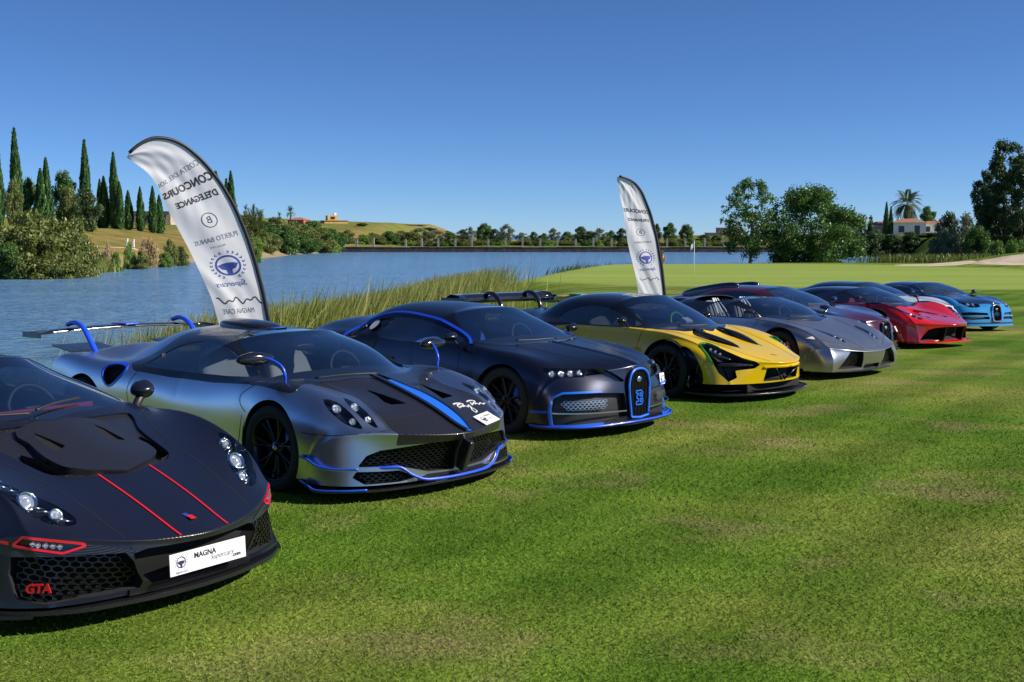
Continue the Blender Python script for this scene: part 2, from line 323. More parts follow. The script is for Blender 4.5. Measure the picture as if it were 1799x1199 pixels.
def carbon(name, c1, c2, rough, coat, scale):
    m = mat(name, c1, rough, .3, coat); n, l, b = nodes(m)
    tc = n.new('ShaderNodeTexCoord'); mp = n.new('ShaderNodeMapping'); mp.inputs['Rotation'].default_value = (.6, .5, .785)
    w1 = n.new('ShaderNodeTexWave'); w1.inputs['Scale'].default_value = scale; w1.inputs['Distortion'].default_value = 0.15; w1.wave_profile = 'TRI'
    cr = n.new('ShaderNodeValToRGB'); cr.color_ramp.elements[0].position = .35; cr.color_ramp.elements[1].position = .65
    cr.color_ramp.elements[0].color = (*c1, 1); cr.color_ramp.elements[1].color = (*c2, 1)
    bp = n.new('ShaderNodeBump'); bp.inputs['Strength'].default_value = .25; bp.inputs['Distance'].default_value = .002
    l.new(tc.outputs['Object'], mp.inputs['Vector']); l.new(mp.outputs['Vector'], w1.inputs['Vector']); l.new(w1.outputs['Fac'], cr.inputs['Fac']); l.new(cr.outputs['Color'], b.inputs['Base Color'])
    l.new(w1.outputs['Fac'], bp.inputs['Height']); l.new(bp.outputs['Normal'], b.inputs['Normal'])
    return m
carbon('carbon', (.008, .008, .011), (.040, .038, .043), .26, .5, 46)
carbon('carbon_fine', (.008, .008, .010), (.030, .029, .034), .24, .6, 60)
def glass(name, tint, refl=1.0, rough=0.0):
    m = bpy.data.materials.new(name); m.use_nodes = True; n = m.node_tree.nodes; l = m.node_tree.links
    for x in list(n): n.remove(x)
    o = n.new('ShaderNodeOutputMaterial'); mx = n.new('ShaderNodeMixShader'); t = n.new('ShaderNodeBsdfTransparent'); g = n.new('ShaderNodeBsdfGlossy')
    t.inputs['Color'].default_value = (*tint, 1); g.inputs['Roughness'].default_value = rough
    lw = n.new('ShaderNodeLayerWeight'); lw.inputs['Blend'].default_value = .5
    pw = n.new('ShaderNodeMath'); pw.operation = 'POWER'; pw.inputs[1].default_value = 3.0
    ml = n.new('ShaderNodeMath'); ml.operation = 'MULTIPLY_ADD'; ml.inputs[1].default_value = .75; ml.inputs[2].default_value = refl; ml.use_clamp = True
    l.new(lw.outputs['Facing'], pw.inputs[0]); l.new(pw.outputs[0], ml.inputs[0]); l.new(ml.outputs[0], mx.inputs[0]); l.new(t.outputs[0], mx.inputs[1]); l.new(g.outputs[0], mx.inputs[2]); l.new(mx.outputs[0], o.inputs[0])
    M[name] = m; return m
glass('glass_screen', (.58, .66, .76), .36); glass('glass_side', (.38, .44, .52), .26); glass('glass_lens', (.90, .92, .94), .06); glass('glass_dark', (.10, .11, .13), .1)

# ------------------------------------------------------------------ object helpers
def link(o, parent=None):
    COL.objects.link(o)
    if parent is not None: o.parent = parent
    return o
def tag(o, label=None, cat=None, group=None, kind=None):
    if label: o['label'] = label
    if cat: o['category'] = cat
    if group: o['group'] = group
    if kind: o['kind'] = kind
    return o
def empty(name, loc=(0, 0, 0), rz=0.0, parent=None):
    o = bpy.data.objects.new(name, None); o.location = loc; o.rotation_euler = (0, 0, rz); o.empty_display_size = .2
    return link(o, parent)
def mesh_obj(name, V, F, m, parent=None, smooth=True, normals=None, mats=None, fm=None):
    me = bpy.data.meshes.new(name); me.from_pydata([tuple(map(float, v)) for v in V], [], [tuple(map(int, f)) for f in F]); me.update()
    if smooth: me.polygons.foreach_set('use_smooth', [True] * len(me.polygons))
    for x in (mats or [m]): me.materials.append(M[x] if isinstance(x, str) else x)
    if fm is not None: me.polygons.foreach_set('material_index', fm)
    if normals is not None and len(F): me.normals_split_custom_set_from_vertices([tuple(map(float, x)) for x in normals])
    return link(bpy.data.objects.new(name, me), parent)

def piece_arrays(sh, piece, off=0.0, rim=0.012, wall=0.0):
    """vertices, normals, faces of one half piece with a turned-in edge"""
    fs = sh.P.get(piece, []); used = {}
    V, N, F = [], [], []
    def vid(i):
        if i not in used:
            used[i] = len(V); V.append(sh.V[i] + sh.N[i] * (off(sh.V[i]) if callable(off) else off)); N.append(sh.N[i])
        return used[i]
    ec = {}
    for f in fs:
        F.append([vid(i) for i in f])
        for a, b in zip(f, f[1:] + f[:1]): ec[(a, b) if a < b else (b, a)] = ec.get((a, b) if a < b else (b, a), 0) + 1
    def edge_strip(d0, d1, sgn):
        for f in fs:
            for a, b in zip(f, f[1:] + f[:1]):
                k = (a, b) if a < b else (b, a)
                if ec[k] != 1 or (abs(sh.V[a][1]) < 1e-5 and abs(sh.V[b][1]) < 1e-5): continue
                e = sh.V[b] - sh.V[a]; n = np.cross(e, sh.N[a]); n = n / max(np.linalg.norm(n), 1e-9) * sgn
                q = len(V)
                for i in (a, b): V.append(sh.V[i] + sh.N[i] * (d0(sh.V[i]) if callable(d0) else d0)); N.append(n)
                for i in (b, a): V.append(sh.V[i] + sh.N[i] * (d1(sh.V[i]) if callable(d1) else d1)); N.append(n)
                F.append([q, q + 1, q + 2, q + 3] if sgn < 0 else [q + 1, q, q + 3, q + 2])
    if rim: edge_strip(off, (-rim if callable(off) else off - rim), 1)
    if wall: edge_strip(wall, off, -1)
    return np.array(V).reshape(-1, 3), np.array(N).reshape(-1, 3), F
def emit(sh, piece, name, m, parent, off=0.0, rim=0.012, wall=0.0, sides='join'):
    V, N, F = piece_arrays(sh, piece, off, rim, wall)
    if not F: return None
    if sides == 'join' and np.abs(V[:, 1]).min() > 1e-3: sides = 'pair'
    R = np.array([1, -1, 1]); F2 = [f[::-1] for f in F]
    if sides == 'join':
        k = len(V)
        return mesh_obj(name, np.vstack([V, V * R]), F + [[i + k for i in f] for f in F2], m, parent, True, np.vstack([N, N * R]))
    a = mesh_obj(name, V * R, F2, m, parent, True, N * R)
    if sides == 'right': return a
    return a, mesh_obj(name, V, F, m, parent, True, N)

class Out(object):
    """outline on a view plane or through 3D points: cuts the skin and lifts 2D points onto it"""
    def __init__(s, plane, pts, smooth=0, lo=-9, hi=9, depth=.35):
        P = np.array(pts, float)
        if plane == '3':
            P[:, 1] = np.abs(P[:, 1]); s.c = P.mean(0); u, sv, vt = np.linalg.svd(P - s.c); s.e1, s.e2, s.n = vt
            if s.n @ (s.c - np.array([-1.3, 0, .3])) < 0: s.n = -s.n
            if abs(s.e2[2]) < abs(s.e1[2]): s.e1, s.e2 = s.e2, s.e1
            s.e1, s.e2 = s.e2, s.e1
            if s.e1[2] < 0: s.e1 = -s.e1
            s.e1, s.e2 = s.e2, s.e1                 # e2 points up
            s.lo, s.hi = -depth, depth; s.p = np.stack([(P - s.c) @ s.e1, (P - s.c) @ s.e2], 1)
        else:
            a, b, c = AX[plane]; I = np.eye(3); s.c = np.zeros(3); s.e1, s.e2, s.n = I[a], I[b], I[c]; s.lo, s.hi = lo, hi; s.p = P
        if smooth: s.p = smooth_poly(s.p, True, smooth)
    def __call__(s, V):
        W = V - s.c; h = W @ s.n
        return np.maximum(np.maximum(poly_sdf2(np.stack([W @ s.e1, W @ s.e2], 1), s.p), s.lo - h), h - s.hi)
    def lift(s, sh, u, v, off=0.0):
        o = s.c + s.e1 * u + s.e2 * v + s.n * (3.0 if not s.c.any() else .6)
        q = sh.shoot(o, -s.n, off)
        return q
def pline(plane, pts, w, lo=-9, smooth=0):
    """narrow line on a view plane: used for shut lines"""
    P = np.array(pts, float)
    if smooth: P = smooth_poly(P, False, smooth)
    a, b, c = AX[plane]
    def f(V):
        Q = V[:, [a, b]]; d = np.full(len(Q), 1e9)
        for i in range(len(P) - 1):
            e = P[i + 1] - P[i]; t = np.clip(((Q - P[i]) @ e) / max(e @ e, 1e-12), 0, 1)
            d = np.minimum(d, np.linalg.norm(Q - P[i] - t[:, None] * e, axis=1))
        return np.maximum(d - w, lo - V[:, c])
    return f

def tube_arrays(pts, r, n=8, closed=False, flat=1.0):
    P = [Vector(p) for p in pts]; V, F = [], []; m = len(P); up = Vector((0, 0, 1)); rr = r if hasattr(r, '__len__') else [r] * m
    for i, p in enumerate(P):
        t = (P[(i + 1) % m] - P[i - 1]) if closed else (P[min(i + 1, m - 1)] - P[max(i - 1, 0)])
        t.normalize(); a = t.cross(up)
        if a.length < 1e-3: a = t.cross(Vector((1, 0, 0)))
        a.normalize(); b = a.cross(t)
        for k in range(n):
            an = 2 * math.pi * k / n; V.append(p + a * (math.cos(an) * rr[i]) + b * (math.sin(an) * rr[i] * flat))
    for i in range(m if closed else m - 1):
        j = (i + 1) % m
        for k in range(n): F.append((i * n + k, i * n + (k + 1) % n, j * n + (k + 1) % n, j * n + k))
    if not closed: F.append(tuple(range(n - 1, -1, -1))); F.append(tuple(range((m - 1) * n, m * n)))
    return V, F
def tube(name, pts, r, m, parent=None, n=8, closed=False, flat=1.0):
    V, F = tube_arrays(pts, r, n, closed, flat); return mesh_obj(name, V, F, m, parent)
def merge(parts):
    V, F = [], []
    for v, f in parts:
        k = len(V); V += list(v); F += [tuple(i + k for i in q) for q in f]
    return V, F
def box_arrays(c, s, rot=None, bev=0.0):
    x, y, z = s[0] / 2, s[1] / 2, s[2] / 2
    if bev:
        bm = bmesh.new(); bmesh.ops.create_cube(bm, size=1.0)
        for v in bm.verts: v.co = Vector((v.co.x * s[0], v.co.y * s[1], v.co.z * s[2]))
        bmesh.ops.bevel(bm, geom=bm.edges[:], offset=bev, segments=2, affect='EDGES', profile=.6)
        bm.verts.index_update(); V = [v.co.copy() for v in bm.verts]; F = [tuple(v.index for v in f.verts) for f in bm.faces]; bm.free()
    else:
        V = [Vector((a, b, d)) for a in (-x, x) for b in (-y, y) for d in (-z, z)]
        F = [(0, 1, 3, 2), (4, 6, 7, 5), (0, 4, 5, 1), (2, 3, 7, 6), (0, 2, 6, 4), (1, 5, 7, 3)]
    R = rot if rot is not None else Matrix.Identity(3)
    return [R @ v + Vector(c) for v in V], F
def box(name, c, s, m, parent=None, rot=None, bev=0.0):
    V, F = box_arrays(c, s, rot, bev); return mesh_obj(name, V, F, m, parent, smooth=False)
def lathe_arrays(prof, n=32, axis='y', c=(0, 0, 0)):
    """profile of (radius, along) turned about an axis"""
    V, F = [], []; m = len(prof)
    for i in range(n):
        a = 2 * math.pi * i / n; ca, sa = math.cos(a), math.sin(a)
        for r, h in prof:
            V.append(Vector((r * ca, h, r * sa) if axis == 'y' else (r * ca, r * sa, h) if axis == 'z' else (h, r * ca, r * sa)) + Vector(c))
    for i in range(n):
        j = (i + 1) % n
        for k in range(m - 1): F.append((i * m + k, i * m + k + 1, j * m + k + 1, j * m + k))
    return V, F
def blob_arrays(c, s, p=2.6, rot=None, nu=20, nv=12, shape=None):
    """superellipsoid, optionally reshaped"""
    V, F = [], []; sg = lambda t, e: math.copysign(abs(t) ** e, t); e = 2 / p
    for i in range(nv + 1):
        ph = -math.pi / 2 + math.pi * i / nv
        for k in range(nu):
            th = 2 * math.pi * k / nu
            v = Vector((s[0] / 2 * sg(math.cos(ph), e) * sg(math.cos(th), e), s[1] / 2 * sg(math.cos(ph), e) * sg(math.sin(th), e), s[2] / 2 * sg(math.sin(ph), e)))
            if shape: v = shape(v)
            V.append((rot @ v if rot is not None else v) + Vector(c))
    for i in range(nv):
        for k in range(nu): F.append((i * nu + k, i * nu + (k + 1) % nu, (i + 1) * nu + (k + 1) % nu, (i + 1) * nu + k))
    return V, F
def blob(name, c, s, m, parent=None, p=2.6, rot=None, nu=20, nv=12, shape=None):
    V, F = blob_arrays(c, s, p, rot, nu, nv, shape); return mesh_obj(name, V, F, m, parent)
def ribbon(name, sh, pts, w, m, parent, off=.004, smooth=6, thick=.004, sides=(1,), taper=None):
    """strip laid on the skin along 3D points"""
    P = smooth_poly(pts, False, smooth) if smooth else np.array(pts, float); parts = []
    for sg in sides:
        V, F = [], []; n = len(P)
        for i in range(n):
            q, nn = sh.snap((P[i][0], P[i][1] * sg, P[i][2]), off); a, b = P[max(i - 1, 0)], P[min(i + 1, n - 1)]
            t = Vector(((b - a)[0], (b - a)[1] * sg, (b - a)[2])); s_ = t.cross(nn)
            if s_.length > 1e-9: s_.normalize()
            ww = w * (taper(i / (n - 1)) if taper else 1)
            for u, h in ((-.5, 0), (-.5, 1), (.5, 1), (.5, 0)):
                c, n2 = sh.snap(q + s_ * (u * ww), off * .2)
                V.append(c + nn * (off if h else -.004))
        for i in range(n - 1):
            for k in range(3):
                F.append((i * 4 + k, i * 4 + k + 1, (i + 1) * 4 + k + 1, (i + 1) * 4 + k))
        if sg < 0: F = [f[::-1] for f in F]
        parts.append((V, F))
    if len(parts) > 1 and min(abs(v.y) for v in parts[0][0]) < .012: parts = [merge(parts)]
    return [mesh_obj(name, V, F, m, parent, smooth=False) for V, F in parts][0]
def text_mesh(body, size, shear=0.0, extrude=0.0, align='CENTER', bold=0.0, res=3):
    cu = bpy.data.curves.new('t', 'FONT'); cu.body = body; cu.size = size; cu.shear = shear; cu.align_x = align; cu.align_y = 'CENTER'; cu.extrude = extrude; cu.offset = bold; cu.resolution_u = res
    o = bpy.data.objects.new('t', cu); COL.objects.link(o)
    dg = bpy.context.evaluated_depsgraph_get(); me = bpy.data.meshes.new_from_object(o.evaluated_get(dg))
    V = [v.co.copy() for v in me.vertices]; F = [tuple(p.vertices) for p in me.polygons]
    bpy.data.objects.remove(o); bpy.data.curves.remove(cu); bpy.data.meshes.remove(me)
    return V, F
def stroke2(pts, w, n=4):
    """flat stroke through 2D points"""
    P = smooth_poly(pts, False, n); V, F = [], []
    for i in range(len(P)):
        t = P[min(i + 1, len(P) - 1)] - P[max(i - 1, 0)]; t = t / max(np.linalg.norm(t), 1e-9); s_ = np.array([-t[1], t[0]]) * w / 2
        V += [Vector((*(P[i] + s_), 0)), Vector((*(P[i] - s_), 0))]
    F = [(2 * i, 2 * i + 1, 2 * i + 3, 2 * i + 2) for i in range(len(P) - 1)]
    return V, F
def ring2(c, r0, r1, a0=0, a1=360, n=28):
    V, F = [], []
    for i in range(n + 1):
        a = math.radians(a0 + (a1 - a0) * i / n); V += [Vector((c[0] + r0 * math.cos(a), c[1] + r0 * math.sin(a), 0)), Vector((c[0] + r1 * math.cos(a), c[1] + r1 * math.sin(a), 0))]
    F = [(2 * i, 2 * i + 1, 2 * i + 3, 2 * i + 2) for i in range(n)]
    return V, F
def wheel_logo(c, r):
    """steering-wheel emblem with laurel: ring, filled spoke and leaves"""
    parts = [ring2(c, r * .84, r)]
    cr = [(-.80, .12), (-.4, .25), (0, .28), (.4, .25), (.80, .12), (.55, -.28), (.22, -.42), (.2, -.86), (-.2, -.86), (-.22, -.42), (-.55, -.28)]
    parts.append(([Vector((c[0] + x * r, c[1] + y * r, 0)) for x, y in cr], [(0, 1, 10), (1, 2, 10), (2, 3, 5), (3, 4, 5), (2, 5, 10), (5, 6, 10), (6, 9, 10), (6, 7, 9), (7, 8, 9)]))
    return merge(parts)
def laurel(c, r):
    parts = []
    for sg in (-1, 1):
        for i in range(9):
            a = math.radians(-65 + i * 17)
            x, y = c[0] + sg * r * 1.28 * math.cos(a), c[1] + r * 1.28 * math.sin(a)
            for d in (.5, -.5):
                b = a + math.pi / 2 + d; L = r * .26
                dx, dy = sg * math.cos(b) * L, math.sin(b) * L
                parts.append(([Vector((x, y, 0)), Vector((x + dx * .5 - dy * .18, y + dy * .5 + dx * .18, 0)), Vector((x + dx, y + dy, 0)), Vector((x + dx * .5 + dy * .18, y + dy * .5 - dx * .18, 0))], [(0, 1, 2, 3)]))
    return merge(parts)

# ------------------------------------------------------------------ car building blocks
R2 = np.array([1, -1, 1])
def both_sides(V, F):
    V = [Vector(v) for v in V]; k = len(V)
    return V + [Vector((v.x, -v.y, v.z)) for v in V], list(F) + [tuple(i + k for i in f[::-1]) for f in F]
def mirrored(name, V, F, m, root, smooth):
    """a half that meets its mirror image is one object, otherwise one object per side"""
    V = [Vector(v) for v in V]
    if min(abs(v.y) for v in V) < 2e-3: V, F = both_sides(V, F); return mesh_obj(name, V, F, m, root, smooth)
    mesh_obj(name, [Vector((v.x, -v.y, v.z)) for v in V], [tuple(f[::-1]) for f in F], m, root, smooth); return mesh_obj(name, V, F, m, root, smooth)
def start_car(key, name, skin, label, nu=10, nv=9):
    x, y, a = POSE[key]
    root = empty(name); root.rotation_mode = 'QUATERNION'
    zc = lambda v: -SLOPE * v - .0017 * max(v - 20, 0) ** 2
    ya = y + 1.35 * math.sin(math.radians(-a))           # the ground under the middle of the car
    sl = zc(ya + .5) - zc(ya - .5); mw = Matrix.Translation((x, y, zc(ya) + sl * (y - ya))) @ Matrix.Rotation(math.atan(sl), 4, 'X') @ Matrix.Rotation(math.radians(a), 4, 'Z')
    root.location = mw.to_translation(); root.rotation_quaternion = mw.to_quaternion()
    tag(root, label, 'sports car', 'sports cars parked in a row on the lawn')
    return root, Shell(SKIN[skin], nu, nv, skin in ('gta', 'senna', 'lambo', 'laf'))
def arches(sh, src='body', r=.375, z=.34, xr=-2.72, rr=.385):
    for s in list(sh.P):
        sh.cut(s, circ(0, z, r, .5), None); sh.cut(s, circ(xr, z + .01, rr, .5), None)
WCACHE = {}
def wheel_meshes(style, n, R, rim_m, cap_m, two=False):
    if style in WCACHE: return WCACHE[style]
    V, F = lathe_arrays([(.248, -.118), (.262, -.128), (R - .03, -.132), (R - .006, -.118), (R, -.09), (R, -.03), (R - .006, -.027), (R - .006, -.019), (R, -.016), (R, .09), (R - .01, .12), (.27, .13), (.25, .12)], 40)
    ty = mesh_obj('tyre', V, F, 'rubber')
    parts = [lathe_arrays([(.254, -.12), (.250, -.127), (.242, -.122), (.225, -.09), (.215, .0), (.212, .11)], 40), lathe_arrays([(.0, -.085), (.045, -.085), (.06, -.075), (.075, -.04), (.07, .0)], 24)]
    for i in range(n):
        a = 2 * math.pi * i / n
        for d in ((-.10, .10) if two else (0,)):
            w0, w1 = (.012, .009) if two else (.020, .013)
            r0, r1 = .05, .235; c0, s0 = math.cos(a + d * .35), math.sin(a + d * .35); c1, s1 = math.cos(a + d * 1.5), math.sin(a + d * 1.5)
            pts = []
            for (r, c, s, w, y0, y1) in ((r0, c0, s0, w0, -.082, -.03), (.15, (c0 + c1) / 2, (s0 + s1) / 2, w0, -.088, -.045), (r1, c1, s1, w1, -.108, -.06)):
                for (u, yy) in ((-w, y1), (-w * .6, y0), (w * .6, y0), (w, y1)): pts.append(Vector((r * c - u * s, yy, r * s + u * c)))
            f = [(k * 4 + j, k * 4 + (j + 1) % 4, (k + 1) * 4 + (j + 1) % 4, (k + 1) * 4 + j) for k in range(2) for j in range(4)]
            parts.append((pts, f))
    V, F = merge(parts); rm = mesh_obj('wheel', V, F, rim_m)
    V, F = lathe_arrays([(0, -.098), (.018, -.098), (.024, -.092), (.026, -.08)], 20); cp = mesh_obj('hub_cap', V, F, cap_m)
    V, F = merge([lathe_arrays([(.08, -.02), (.19, -.02), (.19, .01), (.08, .01)], 32)]); bd = mesh_obj('brake_disc', V, F, 'disc_steel')
    V, F = box_arrays((.14, -.01, .06), (.07, .09, .20), Matrix.Rotation(.3, 3, 'Y'), .012); bc = mesh_obj('brake_caliper', V, F, 'blue_trim' if style in ('chiron', 'huayra') else 'red_trim' if style != 'senna' else 'black_plastic')
    ms = [o.data for o in (rm, ty, cp, bd, bc)]
    for o in (rm, ty, cp, bd, bc): bpy.data.objects.remove(o)
    WCACHE[style] = ms; return ms
def wheels(root, style, n, rim_m, cap_m='black_metal', xr=-2.72, two=False, y=.855, R=.338, steer=0.0):
    ms = wheel_meshes(style, n, R, rim_m, cap_m, two)
    for x in (0, xr):
        for sg in (-1, 1):
            w = link(bpy.data.objects.new('wheel', ms[0]), root); w.location = (x, sg * y, R - .003); w.rotation_euler = (0, .3 * sg + x, (0 if sg < 0 else math.pi) + (steer if x == 0 else 0))
            if x: w.scale = (1.03, 1.15, 1.03); w.location.z = R * 1.03 - .003
            for nm, d in zip(('tyre', 'hub_cap', 'brake_disc', 'brake_caliper'), ms[1:]): link(bpy.data.objects.new(nm, d), w)
    # wells: dark liners behind the arches
    V, F = [], []; n_ = 16
    for i in range(n_ + 1):
        a = math.radians(-28 + 236 * i / n_)
        for yy, rr in ((.97, .386), (.52, .386), (.52, .02)): V.append(Vector((rr * math.cos(a), yy, rr * math.sin(a))))
    F = [(i * 3 + k, i * 3 + k + 1, i * 3 + k + 4, i * 3 + k + 3) for i in range(n_) for k in range(2)]
    for x in (0, xr):
        for sg in (-1, 1):
            mesh_obj('wheel_well', [Vector((v.x + x, v.y * sg, v.z + .345)) for v in V], F, 'dark_void', root)
def underbody(root, sh_rows):
    P = []
    for r in (sh_rows[0],): P += [(r[0][j] - .03, r[1][j], .135) for j in range(7, -1, -1)]
    P += [(r[0][0], r[1][0] - .02, .14) for r in sh_rows[3:11]]
    P += [(-3.3, .9, .16), (-3.4, 0, .18)]
    n = len(P); V = [Vector(p) for p in P] + [Vector((p[0], -p[1], p[2])) for p in P[::-1]]
    mesh_obj('underbody', V, [tuple(range(len(V)))], 'dark_void', root, smooth=False)
def interior(root, cx, seat, belt=.82, seat2=None, roof=1.15, dash='interior_dark', wheel_m='black_plastic', top_m=None):
    V, F = merge([box_arrays((cx - .95, 0, .2), (2.0, 1.5, .02)), box_arrays((cx - .95, .79, .48), (1.7, .02, .56)), box_arrays((cx - .95, -.79, .48), (1.7, .02, .56)), box_arrays((cx - 1.86, 0, .58), (.02, 1.5, .74)), box_arrays((cx - .12, 0, .48), (.02, 1.5, .56))])
    mesh_obj('cabin_tub', V, F, 'interior_dark', root, smooth=False)
    blob('dashboard', (cx - .33, 0, belt - .075), (.55, 1.46, .20), dash, root, 3.2)
    blob('centre_console', (cx - 1.0, 0, .42), (1.1, .2, .34), dash, root, 4)
    V, F = tube_arrays([(0, .165 * math.cos(a), .165 * math.sin(a)) for a in np.linspace(0, 2 * math.pi, 25)[:-1]], .021, 6, True)
    W2 = merge([(V, F), box_arrays((0, 0, -.02), (.03, .12, .09), None, .01), box_arrays((0, 0, 0), (.012, .32, .03)), box_arrays((0, 0, -.09), (.012, .03, .14))])
    Rm = Matrix.Rotation(-.42, 3, 'Y')
    mesh_obj('steering_wheel', [Rm @ v + Vector((cx - .68, .36, belt - .02)) for v in W2[0]], W2[1], wheel_m, root)
    for sg in (-1, 1):
        s = blob('seat', (cx - 1.16, sg * .36, .36), (.52, .48, .18), seat, root, 3)
        rb = Matrix.Rotation(-.38, 3, 'Y')
        def sh_(v): v = v.copy(); k = max(0, v.z / .36); v.y *= 1 - .38 * k * k; v.x += -.04 * abs(v.y / .25) ** 2 * -1; return v
        blob('backrest', (cx - 1.50, sg * .36, .68), (.16, .50, .74), seat, s, 3, rb, shape=sh_)
        blob('headrest', (cx - 1.635, sg * .36, .965), (.10, .24, .15), seat2 or seat, s, 3, rb)
    blob('rear_view_mirror', (cx - .80, 0, roof - .13), (.03, .22, .065), 'black_plastic', root, 2.6)
def wiper(root, sh, pts):
    P = smooth_poly(pts, False, 5); Q = [sh.snap(p, .022)[0] for p in P]
    tube('wiper', Q, .009, 'black_plastic', root, 6)
def lip(name, pts, z, m, root, th=.018, inn=.3, rise=None):
    """flat blade following a plan outline (half), mirrored"""
    P = smooth_poly([(p[0], p[1], p[2] if len(p) > 2 else z) for p in pts], False, 5); V, F = [], []; n = len(P)
    for i, p in enumerate(P):
        q = (p[0] - inn, p[1] * .82)
        V += [Vector((p[0], p[1], p[2])), Vector((p[0], p[1], p[2] - th)), Vector((q[0], q[1], p[2] - th)), Vector((q[0], q[1], p[2]))]
    for i in range(n - 1):
        for k in range(4): F.append((i * 4 + k, i * 4 + (k + 1) % 4, i * 4 + 4 + (k + 1) % 4, i * 4 + 4 + k))
    F.append((0, 1, 2, 3)); F.append(tuple((n - 1) * 4 + k for k in (3, 2, 1, 0)))
    return mirrored(name, V, F, m, root, False)
def edge_tube(name, pts, r, m, root, flat=1.0):
    """tube along a half outline from the side to the centre line and round to the other side"""
    P = smooth_poly(pts, False, 5); L = [Vector(p) for p in P]
    if abs(L[-1].y) < 1e-3: L = L + [Vector((p.x, -p.y, p.z)) for p in L[-2::-1]]; return tube(name, L, r, m, root, 6, False, flat)
    V, F = tube_arrays(L, r, 6, False, flat); return mirrored(name, V, F, m, root, True)
def lattice(sh, out, name, m, root, cell, asp=1.0, depth=.012, inner=.72, sides='pair', keep=None, margin=0.0):
    p = out.p; u0, v0 = p.min(0); u1, v1 = p.max(0); V, F = [], []
    dx, dy = cell * asp, cell * .866; row = 0; v = v0
    while v < v1:
        u = u0 + (dx / 2 if row % 2 else 0)
        while u < u1:
            H = [(u + dx * .577 * math.sin(math.radians(60 * k)), v + cell * .577 * math.cos(math.radians(60 * k))) for k in range(6)]
            d = poly_sdf2(np.array(H), p)
            if (d < -margin).all() and (keep is None or keep(u, v)):
                C = out.lift(sh, u, v, -depth); L = [out.lift(sh, a, b, -depth) for a, b in H]
                if C is not None and all(x is not None and (x - C).length < cell * 3 for x in L):
                    k = len(V); V += L + [C + (x - C) * inner for x in L]; nn = Vector(out.n) * -.008
                    V += [C + (x - C) * inner + nn for x in L]
                    for j in range(6):
                        j2 = (j + 1) % 6; F.append((k + j, k + j2, k + 6 + j2, k + 6 + j)); F.append((k + 6 + j, k + 6 + j2, k + 12 + j2, k + 12 + j))
            u += dx
        v += dy; row += 1
    if not V: return
    if sides == 'join': V, F = both_sides(V, F); return mesh_obj(name, V, F, m, root, smooth=False)
    mesh_obj(name, V, F, m, root, smooth=False); mesh_obj(name, [Vector((q.x, -q.y, q.z)) for q in V], [f[::-1] for f in F], m, root, smooth=False)
def recess(sh, src, out, name, root, depth=.06, m='dark_void', sides='join'):
    pn = name + str(len(sh.P)); sh.cut(src, out, pn)
    return emit(sh, pn, name, m, root, -depth, 0, 1e-4, sides)
def projector(parent, c, n, r, m='chrome'):
    n = Vector(n).normalized(); Rm = n.to_track_quat('Z', 'Y').to_matrix()
    parts = [lathe_arrays([(r, .0), (r * .98, .012), (r * .82, .012), (r * .72, -.006), (r * .55, -.012)], 18, 'z')]
    V, F = merge(parts); mesh_obj('lamp_ring', [Rm @ v + Vector(c) for v in V], F, m, parent)
    V, F = lathe_arrays([(0, .014), (r * .3, .011), (r * .5, .002), (r * .58, -.01)], 16, 'z')
    mesh_obj('lamp_bulb_lens', [Rm @ v + Vector(c) for v in V], F, 'lamp_glow', parent)
M['lamp_glow'] = mat('lamp_glow', (.75, .78, .82), .08, .6, 1)
def headlight(sh, src, out, root, projs=(), depth=.05, house='black_gloss', lens='glass_lens', ring='chrome'):
    pn = 'lamp' + str(len(sh.P)); sh.cut(src, out, pn)
    hs = emit(sh, pn, 'headlight', house, root, -depth, 0, 1e-4, 'pair'); ls = emit(sh, pn, 'lens', lens, root, -.002, 0, 0, 'pair')
    for sg, h, l in zip((-1, 1), hs, ls):
        l.parent = h
        for (x, y, z, r) in projs:
            q, n = sh.snap((x, y * sg, z), -depth * .35); n2 = (n + Vector((.9, sg * .1, 0))).normalized()
            projector(h, q, n2, r, ring)
def on_plane(V, o, e1, e2, off=.0015):
    n = Vector(e1).cross(Vector(e2)).normalized(); return [Vector(o) + Vector(e1) * v.x + Vector(e2) * v.y + n * off for v in V]
